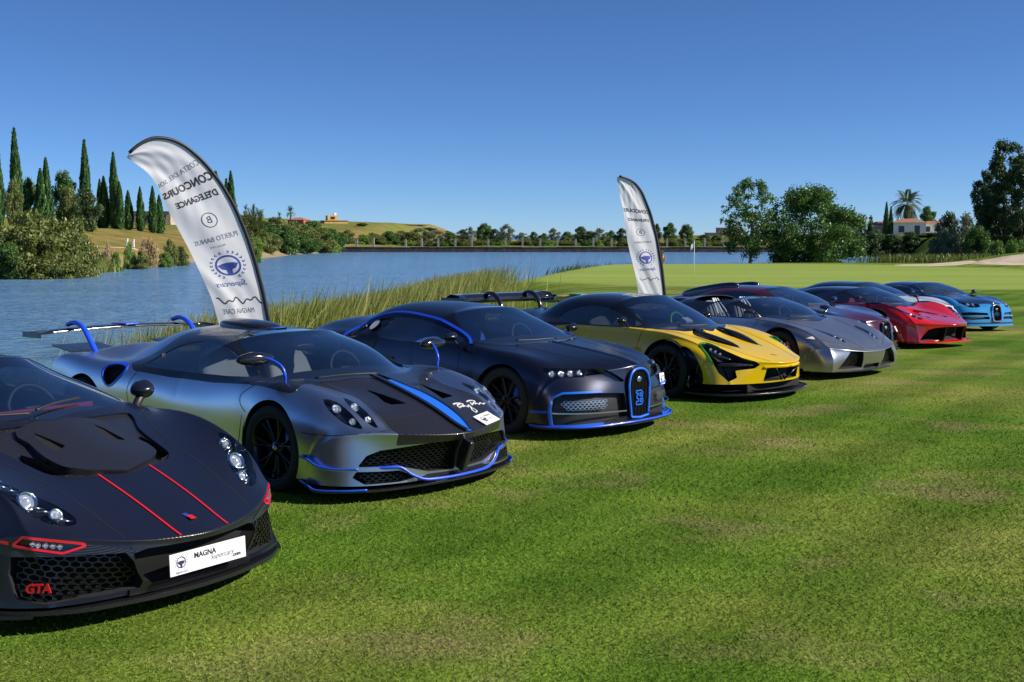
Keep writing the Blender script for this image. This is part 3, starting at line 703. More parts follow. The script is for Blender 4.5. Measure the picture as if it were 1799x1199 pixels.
def number_plate(root, c, w, h, normal, roll=0.0, full=False, name='number_plate'):
    n = Vector(normal).normalized(); e1 = Vector((0, 0, 1)).cross(n).normalized(); e2 = n.cross(e1)
    e1, e2 = e1 * math.cos(roll) + e2 * math.sin(roll), e2 * math.cos(roll) - e1 * math.sin(roll)
    Rm = Matrix((e1, e2, n)).transposed(); V, F = box_arrays((0, 0, 0), (w, h, .006)); c = Vector(c)
    p = mesh_obj(name, [Rm @ v + c for v in V], F, 'plate_white', root, smooth=False)
    o = c + n * .003
    def put(nm, VF, m, dx, dy): mesh_obj(nm, on_plane([v + Vector((dx, dy, 0)) for v in VF[0]], o, e1, e2), VF[1], m, p, smooth=False)
    if full:
        put('emblem', merge([wheel_logo((0, 0), h * .27)]), 'ink_navy', -w * .36, h * .06)
        put('laurel', laurel((0, 0), h * .27), 'ink_grey', -w * .36, h * .06)
        put('lettering', text_mesh('Supercars', h * .19, .35), 'ink_grey', -w * .36, -h * .38)
        put('lettering', text_mesh('MAGNA', h * .36, 0, bold=.001), 'ink_black', -w * .05, h * .19)
        put('lettering', text_mesh('Supercars', h * .36, .4), 'ink_grey', w * .17, -h * .08)
        put('lettering', text_mesh('.com', h * .26, bold=.001), 'ink_black', w * .37, -h * .24)
    else:
        put('emblem', wheel_logo((0, 0), h * .24), 'ink_navy', -w * .2, -h * .02)
        put('laurel', laurel((0, 0), h * .24), 'ink_grey', -w * .2, -h * .02)
        put('lettering', text_mesh('MAGNA', h * .22), 'ink_black', w * .2, h * .2)
        put('lettering', text_mesh('Supercars', h * .18, .4), 'ink_grey', w * .2, -h * .08)
    return p
def glasshouse(sh, src, ws, sw, root, wmat='glass_screen', smat='glass_side', rim_m='black_gloss', zl=.74):
    o = Out('T', ws, 4, lo=zl); sh.cut(src, grow(o, .018), 'ws_rim'); sh.cut('ws_rim', o, 'ws')
    s = Out('S', sw, 4, lo=.35); sh.cut(src, grow(s, .014), 'sw_rim'); sh.cut('sw_rim', s, 'sw')
    emit(sh, 'ws_rim', 'windscreen_seal', rim_m, root); emit(sh, 'ws', 'windscreen', wmat, root, -.004, 0)
    emit(sh, 'sw_rim', 'window_seal', rim_m, root); emit(sh, 'sw', 'side_window', smat, root, -.004, 0, 0, 'pair')
def door_mirror(root, c, size, m, arm, arm_m='black_plastic', r=.012, glassm='chrome', shape=None, rot=None, sides=(-1, 1)):
    shape = shape or (lambda v: Vector((v.x * (.4 if v.x < 0 else 1), v.y * (1 - .35 * max(v.x, 0) / size[0]), v.z * (1 - .9 * max(v.x, 0) / size[0]) * (.82 + .5 * v.y / size[1]))))
    for sg in sides:
        Rm = Matrix.Rotation((rot or 0) * sg, 3, 'Z')
        o = blob('door_mirror', (c[0], c[1] * sg, c[2]), size, m, root, 2.4, Rm, 18, 12, shape)
        P = smooth_poly(arm, False, 4); tube('mirror_arm', [(p[0], p[1] * sg, p[2]) for p in P], r, arm_m, o, 8)
        V, F = lathe_arrays([(0, 0), (size[1] * .36, 0)], 16, 'x', (0, 0, 0))
        mesh_obj('mirror_glass', [Vector((c[0] - size[0] * .21, c[1] * sg + v.y, c[2] + v.z * size[2] / size[1])) for v in V], F, glassm, o)
def wing(root, name, x, z, half, chord, m, pts=None, endh=.08, th=.03, drop=.0):
    """rear wing blade with end plates"""
    V, F = [], []; n = 13; pr = [(0, .0), (.25, .9), (.6, 1.0), (1, .15), (1, -.1), (.5, -.2), (.1, -.5)]
    for i in range(n):
        t = -1 + 2 * i / (n - 1); y = t * half; zz = z - drop * t * t
        for u, h in pr: V.append(Vector((x - chord * u, y, zz + th * h)))
    k = len(pr); F = [(i * k + j, i * k + (j + 1) % k, (i + 1) * k + (j + 1) % k, (i + 1) * k + j) for i in range(n - 1) for j in range(k)]
    F += [tuple(range(k)), tuple((n - 1) * k + j for j in range(k - 1, -1, -1))]
    w = mesh_obj(name, V, F, m, root)
    for sg in (-1, 1):
        zz = z - drop
        box('end_plate', (x - chord * .5, sg * (half + .008), zz - endh * .2), (chord * 1.15, .015, endh), m, w, None, .004)
    return w

def seam(sh, root, plane, pts, w=.006, smooth=5, m='dark_void'):
    """shut line between panels: a narrow dark joint following the skin"""
    P = smooth_poly(pts, False, smooth); a, b, c = AX[plane]; Q = []
    for p in P:
        o = np.zeros(3); o[a], o[b], o[c] = p[0], p[1], 3.0; d = np.zeros(3); d[c] = -1
        if plane == 'T' and abs(p[1]) < 1e-3: o[1] = 1e-3
        q = sh.shoot(o, d)
        if q is not None: Q.append(tuple(q))
    if len(Q) > 2: ribbon('shut_line', sh, Q, w, m, root, .0012, 0, sides=(-1, 1))

# ------------------------------------------------------------------ the nine cars, nearest first
def car_black():
    root, sh = start_car('gta', 'black_sports_car', 'gta', 'satin black car with red hood lines and a MAGNA Supercars plate, nearest the camera', 16, 14)
    B = 'body'
    glasshouse(sh, B, [(-.26, -.1), (-.27, .2), (-.34, .45), (-.46, .66), (-.55, .70), (-.85, .58), (-1.05, .50), (-1.12, .3), (-1.13, -.1)], [(-.62, .87), (-.95, 1.0), (-1.3, 1.075), (-1.7, 1.06), (-1.95, .92), (-1.8, .87)], root)
    sh.cut(B, Out('T', [(.45, -.1), (.45, .12), (.41, .30), (.33, .40), (.20, .43), (-.02, .47), (-.16, .545), (-.255, .575), (-.25, .46), (-.19, .2), (-.18, -.1)], 3, lo=.5), 'scoop')
    sh.cut('scoop', Out('T', [(.43, -.1), (.425, .12), (.385, .235), (.33, .305), (.20, .325), (.0, .29), (-.16, .27), (-.20, -.1)], 2, lo=.5), 'plateau')
    rise = lambda v: .003 + .024 * float(np.clip((v[0] + .18) / .40, 0, 1)) ** 1.3 * float(np.clip((.47 - v[0]) / .10, .35, 1))
    recess(sh, 'scoop', Out('T', [(.385, .30), (.34, .395), (.20, .41), (.06, .40), (.16, .345)], 0, lo=.5), 'hood_vent', root, .06, 'dark_void')
    recess(sh, 'plateau', Out('T', [(.12, .145), (.16, .235), (-.02, .225), (-.10, .20), (.02, .165)], 0, lo=.5), 'hood_vent', root, .0, 'dark_void')
    emit(sh, 'plateau', 'hood_plateau', 'carbon', root, rise, .012)
    emit(sh, 'scoop', 'hood_scoop', 'carbon', root, -.016, .01, 1e-4)
    headlight(sh, B, Out('3', [(.30, .80, .74), (.38, .755, .71), (.47, .69, .67), (.60, .61, .615), (.74, .555, .555), (.81, .575, .52), (.78, .66, .525), (.68, .74, .57), (.50, .81, .67)], 3), root, [(.41, .755, .70, .040), (.58, .69, .63, .055), (.71, .62, .565, .035)], .05)
    for h in [o for o in root.children if o.name.split('.')[0] == 'headlight']:
        sg = -1 if sum(v.co.y for v in h.data.vertices) < 0 else 1
        for k, (x, y, z) in enumerate(((.36, .79, .73), (.45, .74, .685), (.49, .72, .668), (.53, .70, .65), (.65, .68, .598), (.68, .66, .582), (.75, .62, .55), (.77, .60, .54))):
            a_ = sh.snap((x - .018, (y + .035) * sg, z), -.012)[0]; b_ = sh.snap((x + .012, (y - .03) * sg, z), -.012)[0]; tube('light_strip', [a_, (a_ + b_) / 2 + Vector((.008, 0, .004)), b_], .0045, 'steel', h, 5)
    mouth = Out('3', [(.72, .875, .40), (.82, .80, .415), (.93, .64, .41), (1.03, .46, .375), (1.05, .40, .26), (1.03, .38, .17), (.93, .64, .165), (.72, .865, .18)], 2)
    led = Out('3', [(.72, .86, .45), (.75, .835, .48), (.90, .65, .44), (.92, .615, .43), (.87, .70, .405)], 0)
    sh.cut(B, both(grow(Out('3', [(.6, .92, .49), (.74, .845, .505), (.94, .60, .45), (1.05, .42, .40), (1.05, .38, .375), (.9, .69, .405), (.7, .88, .42)], 2), .0), inv(grow(led, .014))), 'band')
    sh.cut(B, grow(led, .012), 'ledrim'); sh.cut('ledrim', led, 'led'); sh.cut('band', grow(led, .012), None)
    emit(sh, 'band', 'bumper_band', 'carbon', root, .004); emit(sh, 'ledrim', 'lamp_surround', 'red_trim', root, .008, .02, 0, 'pair')
    hs = emit(sh, 'led', 'daytime_lamp', 'black_gloss', root, -.02, 0, 1e-4, 'pair')
    for sg, h in zip((-1, 1), hs):
        for t in np.linspace(.14, .8, 5):
            q, n = sh.snap((.755 + .115 * t, (.835 - .165 * t) * sg, .456 - .03 * t), -.008); projector(h, q, Vector((1, .2 * sg, 0)), .014)
    recess(sh, B, mouth, 'air_intake', root, .09)
    lattice(sh, mouth, 'intake_mesh', 'black_metal', root, .032, 1.7, .03, .80)
    cen = Out('F', [(-.1, .375), (.34, .375), (.40, .36), (.40, .32), (.33, .21), (.28, .185), (-.1, .165)], 0, lo=.6)
    recess(sh, B, cen, 'centre_intake', root, .07)
    sh.cut(B, Out('F', [(-.1, .20), (.30, .215), (.37, .30), (.43, .38), (.48, .38), (.42, .28), (.40, .13), (-.1, .10)], 0, lo=.6), 'lower'); emit(sh, 'lower', 'bumper_lip', 'carbon_fine', root, .012)
    sh.cut(B, Out('F', [(-.1, .408), (.34, .412), (.41, .40), (.40, .362), (-.1, .374)], 0, lo=.7), 'upper'); emit(sh, 'upper', 'bumper_upper', 'carbon_fine', root, .003)
    seam(sh, root, 'T', [(1.07, .36), (.98, .42), (.55, .47), (.05, .55), (-.36, .745)])
    seam(sh, root, 'S', [(-.42, .84), (-.47, .6), (-.42, .3), (-.45, .18)])
    arches(sh); emit(sh, B, 'body', 'satin_black', root)
    ribbon('hood_line', sh, [(.44, .17, .66), (.6, .168, .60), (.8, .165, .54), (1.0, .16, .47), (1.10, .158, .43)], .011, 'red_trim', root, .004, 6, sides=(-1, 1))
    q, n = sh.snap((.98, -.02, .48), .004); b = mesh_obj('badge', *merge([box_arrays((0, 0, 0), (.045, .03, .003), None)]), 'ink_blue', root, smooth=False)
    b.location = q + Vector((-.02, .015, .006)); b.rotation_euler = (0, .27, 0)
    b2 = mesh_obj('badge', *box_arrays((0, 0, 0), (.04, .034, .003)), 'red_trim', root, smooth=False); b2.location = q + Vector((.012, .02, 0)); b2.rotation_euler = (0, .27, 0)
    number_plate(root, (1.115, .0, .275), .51, .112, (1, 0, .05), 0, True)
    V, F = text_mesh('GTA', .062, .15, .004, bold=.002); pl, n = sh.snap((.80, -.80, .235), -.012)
    n = Vector((n.x, n.y, 0)).normalized(); e1 = Vector((0, 0, 1)).cross(n)
    mesh_obj('lettering', [pl + e1 * v.x + Vector((0, 0, 1)) * v.y + n * (v.z + .012) for v in V], F, 'red_trim', root, smooth=False)
    lip('front_splitter', [(.40, .955), (.60, .925), (.78, .825), (.93, .65), (1.0, .46), (1.05, .25), (1.07, 0)], .125, 'carbon_fine', root, .022, .3)
    lip('splitter_winglet', [(.36, .96, .15), (.50, .975, .115), (.66, .93, .105), (.80, .83, .105)], .1, 'carbon_fine', root, .012, .12)
    ribbon('lamp_edge', sh, [(.52, .95, .45), (.60, .92, .465), (.68, .88, .455)], .012, 'red_trim', root, .01, 4, sides=(-1, 1))
    door_mirror(root, (-.60, .945, .945), (.17, .17, .145), 'satin_black', [(-.58, .88, .84), (-.58, .90, .87), (-.59, .93, .90)], 'black_plastic', .028)
    wiper(root, sh, [(-.30, -.05, .9), (-.36, .12, .92), (-.42, .33, .93)]); wiper(root, sh, [(-.27, -.10, .9), (-.33, -.32, .92), (-.42, -.52, .93)])
    interior(root, -.26, 'seat_red', .87, 'seat_black', 1.17)
    V, F = box_arrays((0, 0, 0), (.02, 1.1, .05), None, .008); o = mesh_obj('dash_trim', V, F, 'seat_red', root); o.location = (-.585, 0, .885)
    wheels(root, 'gta', 7, 'black_metal', xr=-2.75); underbody(root, SKIN['gta'])

def car_silver():
    root, sh = start_car('huayra', 'silver_sports_car', 'huayra', 'silver car with carbon hood, blue centre stripe, leaf mirrors on stalks and tall rear wing', 15, 13)
    B = 'body'
    glasshouse(sh, B, [(.11, -.1), (.09, .2), (.01, .45), (-.16, .67), (-.32, .735), (-.48, .70), (-.85, .60), (-1.0, .5), (-1.06, .3), (-1.07, -.1)], [(-.50, .845), (-.72, .95), (-1.1, 1.055), (-1.42, 1.07), (-1.72, 1.01), (-1.92, .88), (-1.8, .835)], root)
    sh.cut(B, Out('S', [(-.30, .822), (-.36, .80), (-.9, .772), (-1.5, .775), (-2.0, .80), (-2.15, .86), (-1.95, 1.0), (-1.7, 1.3), (-.5, 1.3), (.3, .9), (.0, .84)], 0, lo=-1), 'cab')
    stripe = Out('T', [(1.15, .0), (1.0, .075), (.75, .085), (.4, .05), (.15, .035), (.15, -.2), (1.15, -.2)], 0, lo=.3)
    carb = Out('T', [(1.3, -.1), (1.25, .30), (1.04, .56), (.92, .585), (.70, .565), (.45, .49), (.28, .52), (.08, .60), (-.10, .70), (-.18, .74), (-.2, -.1)], 0, lo=.415)
    sh.cut(B, carb, 'hood'); seam(sh, root, 'T', [(.86, 0), (.86, .3), (.83, .6)])
    vent = Out('T', [(.30, .30), (.48, .31), (.66, .37), (.70, .20), (.5, .245)], 0, lo=.5)
    recess(sh, 'hood', vent, 'hood_vent', root, .045, 'dark_void')
    emit(sh, 'hood', 'hood', 'carbon', root, .001)
    sh.cut('cab', Out('T', [(-1.1, -.1), (-1.1, .16), (-2.0, .16), (-2.0, -.1)], 0, lo=.9), 'roofstripe')
    emit(sh, 'cab', 'roof', 'carbon_fine', root); emit(sh, 'roofstripe', 'roof_stripe', 'satin_black', root)
    ribbon('centre_stripe', sh, [(.26, .03, .80), (.4, .032, .77), (.6, .035, .70), (.85, .035, .62), (1.05, .03, .54), (1.17, .02, .47)], .125, 'bright_blue_trim', root, .007, 6, taper=lambda t: .42 + .58 * math.sin(math.pi * min(t * 1.05, 1) * .92 + .15) if t < .97 else .12)
    ribbon('stripe_edge', sh, [(.10, .045, .82), (.4, .08, .77), (.62, .115, .70), (.85, .115, .62), (1.05, .085, .54), (1.16, .04, .47)], .02, 'carbon_fine', root, .012, 6, sides=(1,)); ribbon('stripe_edge', sh, [(.10, -.03, .82), (.4, -.045, .77), (.62, -.05, .70), (.85, -.05, .62), (1.05, -.04, .54), (1.16, -.01, .47)], .03, 'carbon_fine', root, .018, 6, sides=(1,))
    ribbon('roof_line', sh, [(-1.1, 0, 1.17), (-1.4, 0, 1.18), (-1.8, 0, 1.17)], .12, 'bright_blue_trim', root, .005, 4)
    lm1 = Out('3', [(.45, .83, .745), (.54, .78, .725), (.66, .765, .665), (.76, .755, .59), (.81, .765, .545), (.74, .82, .565), (.66, .86, .61), (.55, .875, .68)], 3)
    lm2 = Out('3', [(.47, .655, .74), (.55, .635, .72), (.66, .635, .675), (.78, .645, .62), (.88, .665, .55), (.77, .715, .60), (.66, .725, .675), (.55, .70, .72)], 3)
    headlight(sh, B, lm1, root, [(.585, .82, .68, .036), (.73, .79, .60, .027)], .045); headlight(sh, B, lm2, root, [(.63, .68, .69, .036), (.78, .68, .61, .027)], .045)
    mouth = Out('F', [(.035, .435), (.20, .425), (.50, .40), (.68, .385), (.77, .35), (.83, .27), (.55, .255), (.30, .19), (.035, .175)], 0, lo=.55)
    recess(sh, B, mouth, 'air_intake', root, .12); lattice(sh, mouth, 'intake_mesh', 'black_metal', root, .022, 2.4, .03, .78)
    low = Out('F', [(.84, .235), (.55, .225), (.40, .16), (.55, .14), (.80, .14), (.865, .19)], 0, lo=.55)
    recess(sh, B, low, 'lower_intake', root, .07); lattice(sh, low, 'intake_mesh', 'black_metal', root, .022, 2.4, .02, .78)
    sh.cut(B, Out('F', [(-.1, .16), (.30, .172), (.40, .145), (.40, .1), (-.1, .1)], 0, lo=.6), 'chin'); emit(sh, 'chin', 'chin', 'carbon_fine', root)
    V, F = box_arrays((1.10, 0, .305), (.16, .05, .25), Matrix.Rotation(.38, 3, 'Y'), .008); mesh_obj('centre_strut', V, F, 'carbon_fine', root)
    seam(sh, root, 'S', [(.40, .505), (.55, .50), (.7, .50), (.95, .53)])
    seam(sh, root, 'S', [(-.30, .80), (-.44, .72), (-.43, .64), (-.34, .59)]); seam(sh, root, 'S', [(-.40, .56), (-.46, .3), (-.44, .14)])
    sv = Out('S', [(-2.40, .76), (-2.36, .83), (-2.20, .835), (-2.12, .80), (-2.2, .70), (-2.30, .66)], 3, lo=.5); sh.cut(B, both(grow(sv, .018)), 'svr'); sh.cut('svr', sv, 'sv'); emit(sh, 'svr', 'duct_edge', 'blue_trim', root, .006); emit(sh, 'sv', 'side_duct', 'dark_void', root, -.05, 0, 1e-4)
    bt = Out('3', [(.20, .90, .775), (.05, .93, .775), (-.25, .90, .79), (-.40, .88, .795), (-.3, .80, .83), (-.05, .68, .83), (.05, .60, .82), (.16, .80, .81)], 2); sh.cut(B, bt, 'ftop'); emit(sh, 'ftop', 'fender_vent_panel', 'carbon_fine', root, .002)
    seam(sh, root, 'S', [(-1.95, .80), (-2.02, .6), (-1.9, .3), (-1.7, .16)]); seam(sh, root, 'S', [(-.46, .22), (-1.1, .20), (-1.75, .20)]); seam(sh, root, 'T', [(.08, .62), (.28, .54), (.45, .50), (.70, .575), (.92, .595)])
    arches(sh); emit(sh, B, 'body', 'brushed_silver', root)
    q, n = sh.snap((1.02, .36, .50)); number_plate(root, q + n * .012, .26, .13, n, .10)
    for pts in ([(.80, .20), (.785, .26), (.80, .31), (.83, .29), (.86, .22), (.82, .235), (.80, .29)], [(.86, .27), (.84, .30), (.86, .33), (.835, .35), (.84, .37)], [(.86, .345), (.93, .37), (.955, .34), (.92, .325), (.86, .36)],
                [(.77, .39), (.755, .45), (.775, .485), (.80, .45), (.83, .40), (.79, .42)], [(.83, .44), (.81, .47), (.83, .49), (.81, .52), (.83, .54), (.815, .57)]):
        ribbon('signature', sh, [(x, y, .6) for x, y in pts], .010, 'plate_white', root, .005, 5)
    edge_tube('lip_trim', [(.70, .86, .255), (.80, .80, .25), (.93, .66, .255), (.99, .55, .25), (1.03, .47, .19), (1.06, .36, .142), (1.08, .2, .13), (1.09, 0, .128)], .013, 'blue_trim', root)
    lip('canard', [(.40, 1.02, .325), (.50, 1.035, .315), (.60, 1.01, .27), (.72, .94, .252), (.84, .83, .25)], .3, 'brushed_silver', root, .012, .12); edge_tube('canard_trim', [(.40, 1.025, .33), (.50, 1.04, .32), (.60, 1.015, .275), (.72, .945, .257), (.84, .835, .255)], .008, 'blue_trim', root)
    lip('front_splitter', [(.42, 1.04, .15), (.52, 1.06, .135), (.62, 1.05, .10), (.80, .93, .10), (.94, .72, .10), (1.04, .45, .105), (1.09, .2, .11), (1.10, 0, .11)], .1, 'carbon_fine', root, .016, .3)
    edge_tube('splitter_trim', [(.42, 1.045, .155), (.52, 1.065, .14), (.62, 1.055, .105), (.80, .935, .104), (.90, .80, .104)], .008, 'blue_trim', root)
    leaf = lambda v: Vector((v.x, v.y * (1 - .0), v.z * (1 - 1.8 * abs(v.y + .02)) if abs(v.y) < .2 else v.z * .6))
    door_mirror(root, (-.18, .98, 1.02), (.11, .33, .115), 'black_gloss', [(.0, .84, .81), (.015, .845, .90), (-.02, .86, .97), (-.10, .90, 1.015), (-.17, .95, 1.03)], 'blue_trim', .013, shape=leaf, rot=.12)
    wiper(root, sh, [(.13, .02, .84), (.06, -.22, .85), (-.04, -.50, .86)])
    interior(root, .02, 'seat_cream', .83, 'seat_black', 1.15)
    # roof scoop, rear wing on blue hooks
    V, F = blob_arrays((-1.55, 0, 1.17), (.75, .36, .12), 2.4, Matrix.Rotation(.04, 3, 'Y'), 20, 10); mesh_obj('roof_scoop', V, F, 'carbon_fine', root)
    w = wing(root, 'rear_wing', -3.55, 1.08, .98, .30, 'black_gloss', endh=.055, th=.022, drop=.03)
    for sg in (-1, 1):
        tube('wing_strut', smooth_poly([(-3.15, sg * .60, .82), (-3.28, sg * .60, .96), (-3.42, sg * .60, 1.10), (-3.58, sg * .60, 1.145), (-3.72, sg * .60, 1.12)], False, 4), .03, 'blue_trim', w, 8, False, .8)
    V, F = box_arrays((-3.66, 0, 1.108), (.28, .16, .012), None, .003); mesh_obj('wing_stripe', V, F, 'blue_trim', w)
    for sg in (-1, 1): box('tail_flap', (-3.45, sg * .55, .90), (.45, .5, .014), 'carbon_fine', root, Matrix.Rotation(.12, 3, 'Y'), .003)
    wheels(root, 'huayra', 7, 'black_metal', 'steel', xr=-2.8, two=True); underbody(root, SKIN['huayra'])

def bug_shield(sh, src, root, pts, frame_m, zt, slat='steel', fw=.016, depth=.05, w=.16):
    """upright horseshoe grille: framed plate with vertical slats standing proud of the nose"""
    H = [p for p in pts if p[0] >= 0]; L = smooth_poly(H[:-1], False, 4).tolist() + [H[-1]] if 0 else smooth_poly(H, False, 3).tolist()
    zb = min(p[1] for p in H); xs = [sh.shoot((3, .002, z), (-1, 0, 0)).x for z in np.linspace(zb, zt - .02, 12)]; A = np.polyfit(np.linspace(zb, zt - .02, 12), xs, 1)
    fx = lambda z: float(A[0] * z + A[1]) + .004
    ring = [Vector((fx(z), y, z)) for y, z in L] + [Vector((fx(z), -y, z)) for y, z in L[::-1] if y > 1e-4]
    fr = tube('grille_frame', [p + Vector((.010, 0, 0)) for p in ring], fw, frame_m, root, 8, True, 1.0)
    n = len(ring); c = Vector((fx((zt + zb) / 2), 0, (zt + zb) / 2)); mesh_obj('grille', ring + [c], [(i, (i + 1) % n, n) for i in range(n)], 'dark_void', root, smooth=False)
    V, F = [], []; P2 = np.array([(p.y, p.z) for p in ring])
    for y in np.linspace(-w, w, 13):
        zs = [z for z in np.linspace(zb, zt, 80) if poly_sdf2(np.array([[y, z]]), P2)[0] < -.006]
        if len(zs) < 4: continue
        k = len(V)
        for z in (zs[0], zs[-1]): V += [Vector((fx(z) + .001, y - .003, z)), Vector((fx(z) + .010, y, z)), Vector((fx(z) + .001, y + .003, z))]
        F += [(k, k + 1, k + 4, k + 3), (k + 1, k + 2, k + 5, k + 4)]
    mesh_obj('grille_slats', V, F, slat, fr, smooth=False)
    V, F = lathe_arrays([(0, .020), (.024, .019), (.030, .012)], 20, 'x'); mesh_obj('badge', [Vector((fx(zt - .11) + v.x, v.y * 1.4, zt - .11 + v.z)) for v in V], F, 'chrome', fr)
    return fx

def car_graphite():
    root, sh = start_car('chiron', 'graphite_sports_car', 'chiron', 'satin graphite car with bright blue arc round the side windows and blue outlined front grille', 14, 12)
    B = 'body'
    loop = [(-.56, .87), (-.72, .945), (-1.0, 1.045), (-1.38, 1.125), (-1.78, 1.155), (-2.1, 1.12), (-2.32, 1.03), (-2.46, .90), (-2.50, .76), (-2.46, .60), (-2.3, .42), (-2.05, .30), (-1.7, .25)]
    glasshouse(sh, B, [(-.20, -.1), (-.21, .25), (-.29, .5), (-.43, .69), (-.58, .765), (-.68, .755), (-1.0, .60), (-1.15, .47), (-1.20, .3), (-1.21, -.1)], [(-.76, .88), (-1.0, 1.0), (-1.38, 1.085), (-1.7, 1.10), (-1.86, 1.08), (-1.9, .88)], root)
    rear = Out('S', [(-1.93, .87), (-1.93, 1.10), (-2.1, 1.08), (-2.28, 1.0), (-2.42, .88), (-2.46, .76), (-2.42, .6), (-2.28, .45), (-2.05, .35), (-1.98, .5)], 0, lo=.4); sh.cut(B, rear, 'rq'); emit(sh, 'rq', 'rear_quarter', 'black_gloss', root, -.02, 0, 1e-4)
    fx = bug_shield(sh, B, root, [(-.1, .665), (0, .665), (.085, .65), (.14, .605), (.168, .53), (.172, .45), (.16, .32), (.142, .19), (.138, .18), (.0, .165)], 'bright_blue_trim', .665, 'black_metal', fw=.014, depth=.06, w=.15)
    headlight(sh, B, Out('3', [(.44, .885, .69), (.56, .74, .685), (.71, .52, .68), (.765, .62, .605), (.68, .76, .597), (.58, .87, .597), (.50, .91, .63)], 0), root, [(.545, .865, .645, .033), (.605, .79, .645, .034), (.66, .715, .648, .034), (.705, .635, .65, .028)], .05)
    pk = Out('3', [(.72, .51, .678), (.80, .42, .667), (.95, .20, .56), (.92, .28, .545), (.86, .45, .56), (.775, .62, .60)], 2); sh.cut(B, pk, 'pocket'); emit(sh, 'pocket', 'lamp_pocket', 'satin_graphite', root, -.04, 0, 1e-4)
    mo = Out('3', [(.60, .945, .30), (.625, .925, .41), (.69, .86, .45), (.88, .52, .45), (.955, .215, .43), (.965, .175, .19), (.90, .55, .155), (.78, .80, .15), (.62, .945, .15)], 0)
    sh.cut(B, grow(mo, .02), 'mrim'); sh.cut('mrim', mo, 'mouth'); sh.cut('mrim', Out('F', [(.0, .1), (.5, .1), (.5, .6), (.0, .6)], 0), 'mrim2')
    emit(sh, 'mrim', 'intake_trim', 'bright_blue_trim', root, .012, .05, 0, 'pair'); emit(sh, 'mrim2', 'body_edge', 'satin_graphite', root)
    emit(sh, 'mouth', 'air_intake', 'black_plastic', root, -.06, 0, 1e-4, 'pair')
    me = Out('3', [(.64, .92, .30), (.69, .865, .41), (.91, .42, .40), (.92, .41, .28)], 0); lattice(sh, me, 'intake_mesh', 'steel', root, .026, 1.9, .025, .72)
    ribbon('intake_bar', sh, [(.62, .935, .265), (.75, .82, .262), (.9, .48, .255), (.965, .19, .25)], .014, 'steel', root, .006, 5, sides=(-1, 1))
    ribbon('window_arc', sh, [(x, .9 if z < .9 else .62, z) if 0 else tuple(sh.shoot((x, 3, z), (0, -1, 0)) or (x, .9, z)) for x, z in loop], .032, 'blue_trim', root, .012, 5, sides=(-1, 1))
    seam(sh, root, 'T', [(.955, .155), (.70, .30), (.30, .43), (-.2, .53), (-.46, .76)])
    seam(sh, root, 'S', [(-.66, .87), (-.64, .6), (-.60, .3), (-.62, .16)]); seam(sh, root, 'S', [(-1.95, .86), (-2.0, .6), (-1.9, .3)])
    ribbon('hood_spine', sh, [(-.20, .03, .88), (.3, .03, .82), (.7, .03, .77), (.93, .02, .70)], .004, 'satin_graphite', root, .004, 4, sides=(-1, 1))
    arches(sh); emit(sh, B, 'body', 'satin_graphite', root)
    lip('front_splitter', [(.42, 1.01), (.60, .985), (.80, .83), (.91, .62), (.98, .35), (1.02, .15), (1.02, 0)], .135, 'black_plastic', root, .025, .3)
    edge_tube('splitter_trim', [(.40, 1.02, .14), (.60, .995, .135), (.80, .84, .13), (.92, .62, .13), (.99, .35, .135), (1.03, .15, .14), (1.03, 0, .14)], .012, 'blue_trim', root)
    ribbon('side_trim', sh, [(.40, 1.0, .275), (.50, .985, .275), (.60, .945, .275)], .022, 'blue_trim', root, .01, 4, sides=(-1, 1))
    # blue monogram on the grille
    q = sh.shoot((3, .001, .37), (-1, 0, 0), .0); V, F = [], []
    parts = []
    for a, b in (((-.055, .075), (.03, .075)), ((-.055, .05), (-.055, .075)), ((-.055, .05), (-.02, .05)), ((-.02, .05), (-.02, .03)), ((-.045, .0), (-.02, .0)), ((-.045, .03), (-.045, .0)), ((-.045, .03), (-.02, .03)), ((-.02, 0), (-.02, -.03)), ((-.055, -.03), (-.02, -.03)), ((-.055, -.06), (-.055, -.03)), ((-.055, -.06), (.03, -.06)),
                 ((.03, .075), (.05, .055)), ((.05, .055), (.05, .025)), ((.05, .025), (.035, .008)), ((.035, .008), (.052, -.01)), ((.052, -.01), (.052, -.04)), ((.052, -.04), (.03, -.06)), ((.005, .05), (.025, .05)), ((.025, .05), (.025, .02)), ((.005, .02), (.025, .02)), ((.005, .05), (.005, .02)), ((.005, -.005), (.027, -.005)), ((.027, -.005), (.027, -.035)), ((.005, -.035), (.027, -.035)), ((.005, -.005), (.005, -.035))):
        parts.append(stroke2([a, b], .011, 1))
    V, F = merge(parts); mesh_obj('monogram', [Vector((fx(.37 + v.y) + .013, v.x * 1.05, .36 + v.y * 1.05)) for v in V], F, 'bright_blue_trim', root, smooth=False)
    q, n = sh.snap((.835, .615, .50)); number_plate(root, q + n * .006, .22, .12, Vector((n.x, n.y, .12)), -.06)
    q, n = sh.snap((-2.12, -.8, 1.0), .006); V, F = lathe_arrays([(0, .0), (.07, 0)], 24, 'z'); Rm = n.to_track_quat('Z', 'Y').to_matrix(); mesh_obj('sticker', [Rm @ Vector((v.x * .8, v.y * 1.1, .0)) + q for v in V], F, 'seat_white', root)
    q, n = sh.snap((-1.75, -1, .68), .004); box('door_handle', q, (.2, .012, .028), 'black_gloss', root, None, .005)
    door_mirror(root, (-.72, 1.0, .955), (.13, .19, .11), 'satin_black', [(-.74, .88, .87), (-.73, .93, .90), (-.72, .97, .93)], 'black_plastic', .014)
    wiper(root, sh, [(-.22, .1, .9), (-.24, -.15, .9), (-.32, -.42, .9)]); wiper(root, sh, [(-.22, .12, .9), (-.25, .3, .9), (-.36, .56, .9)])
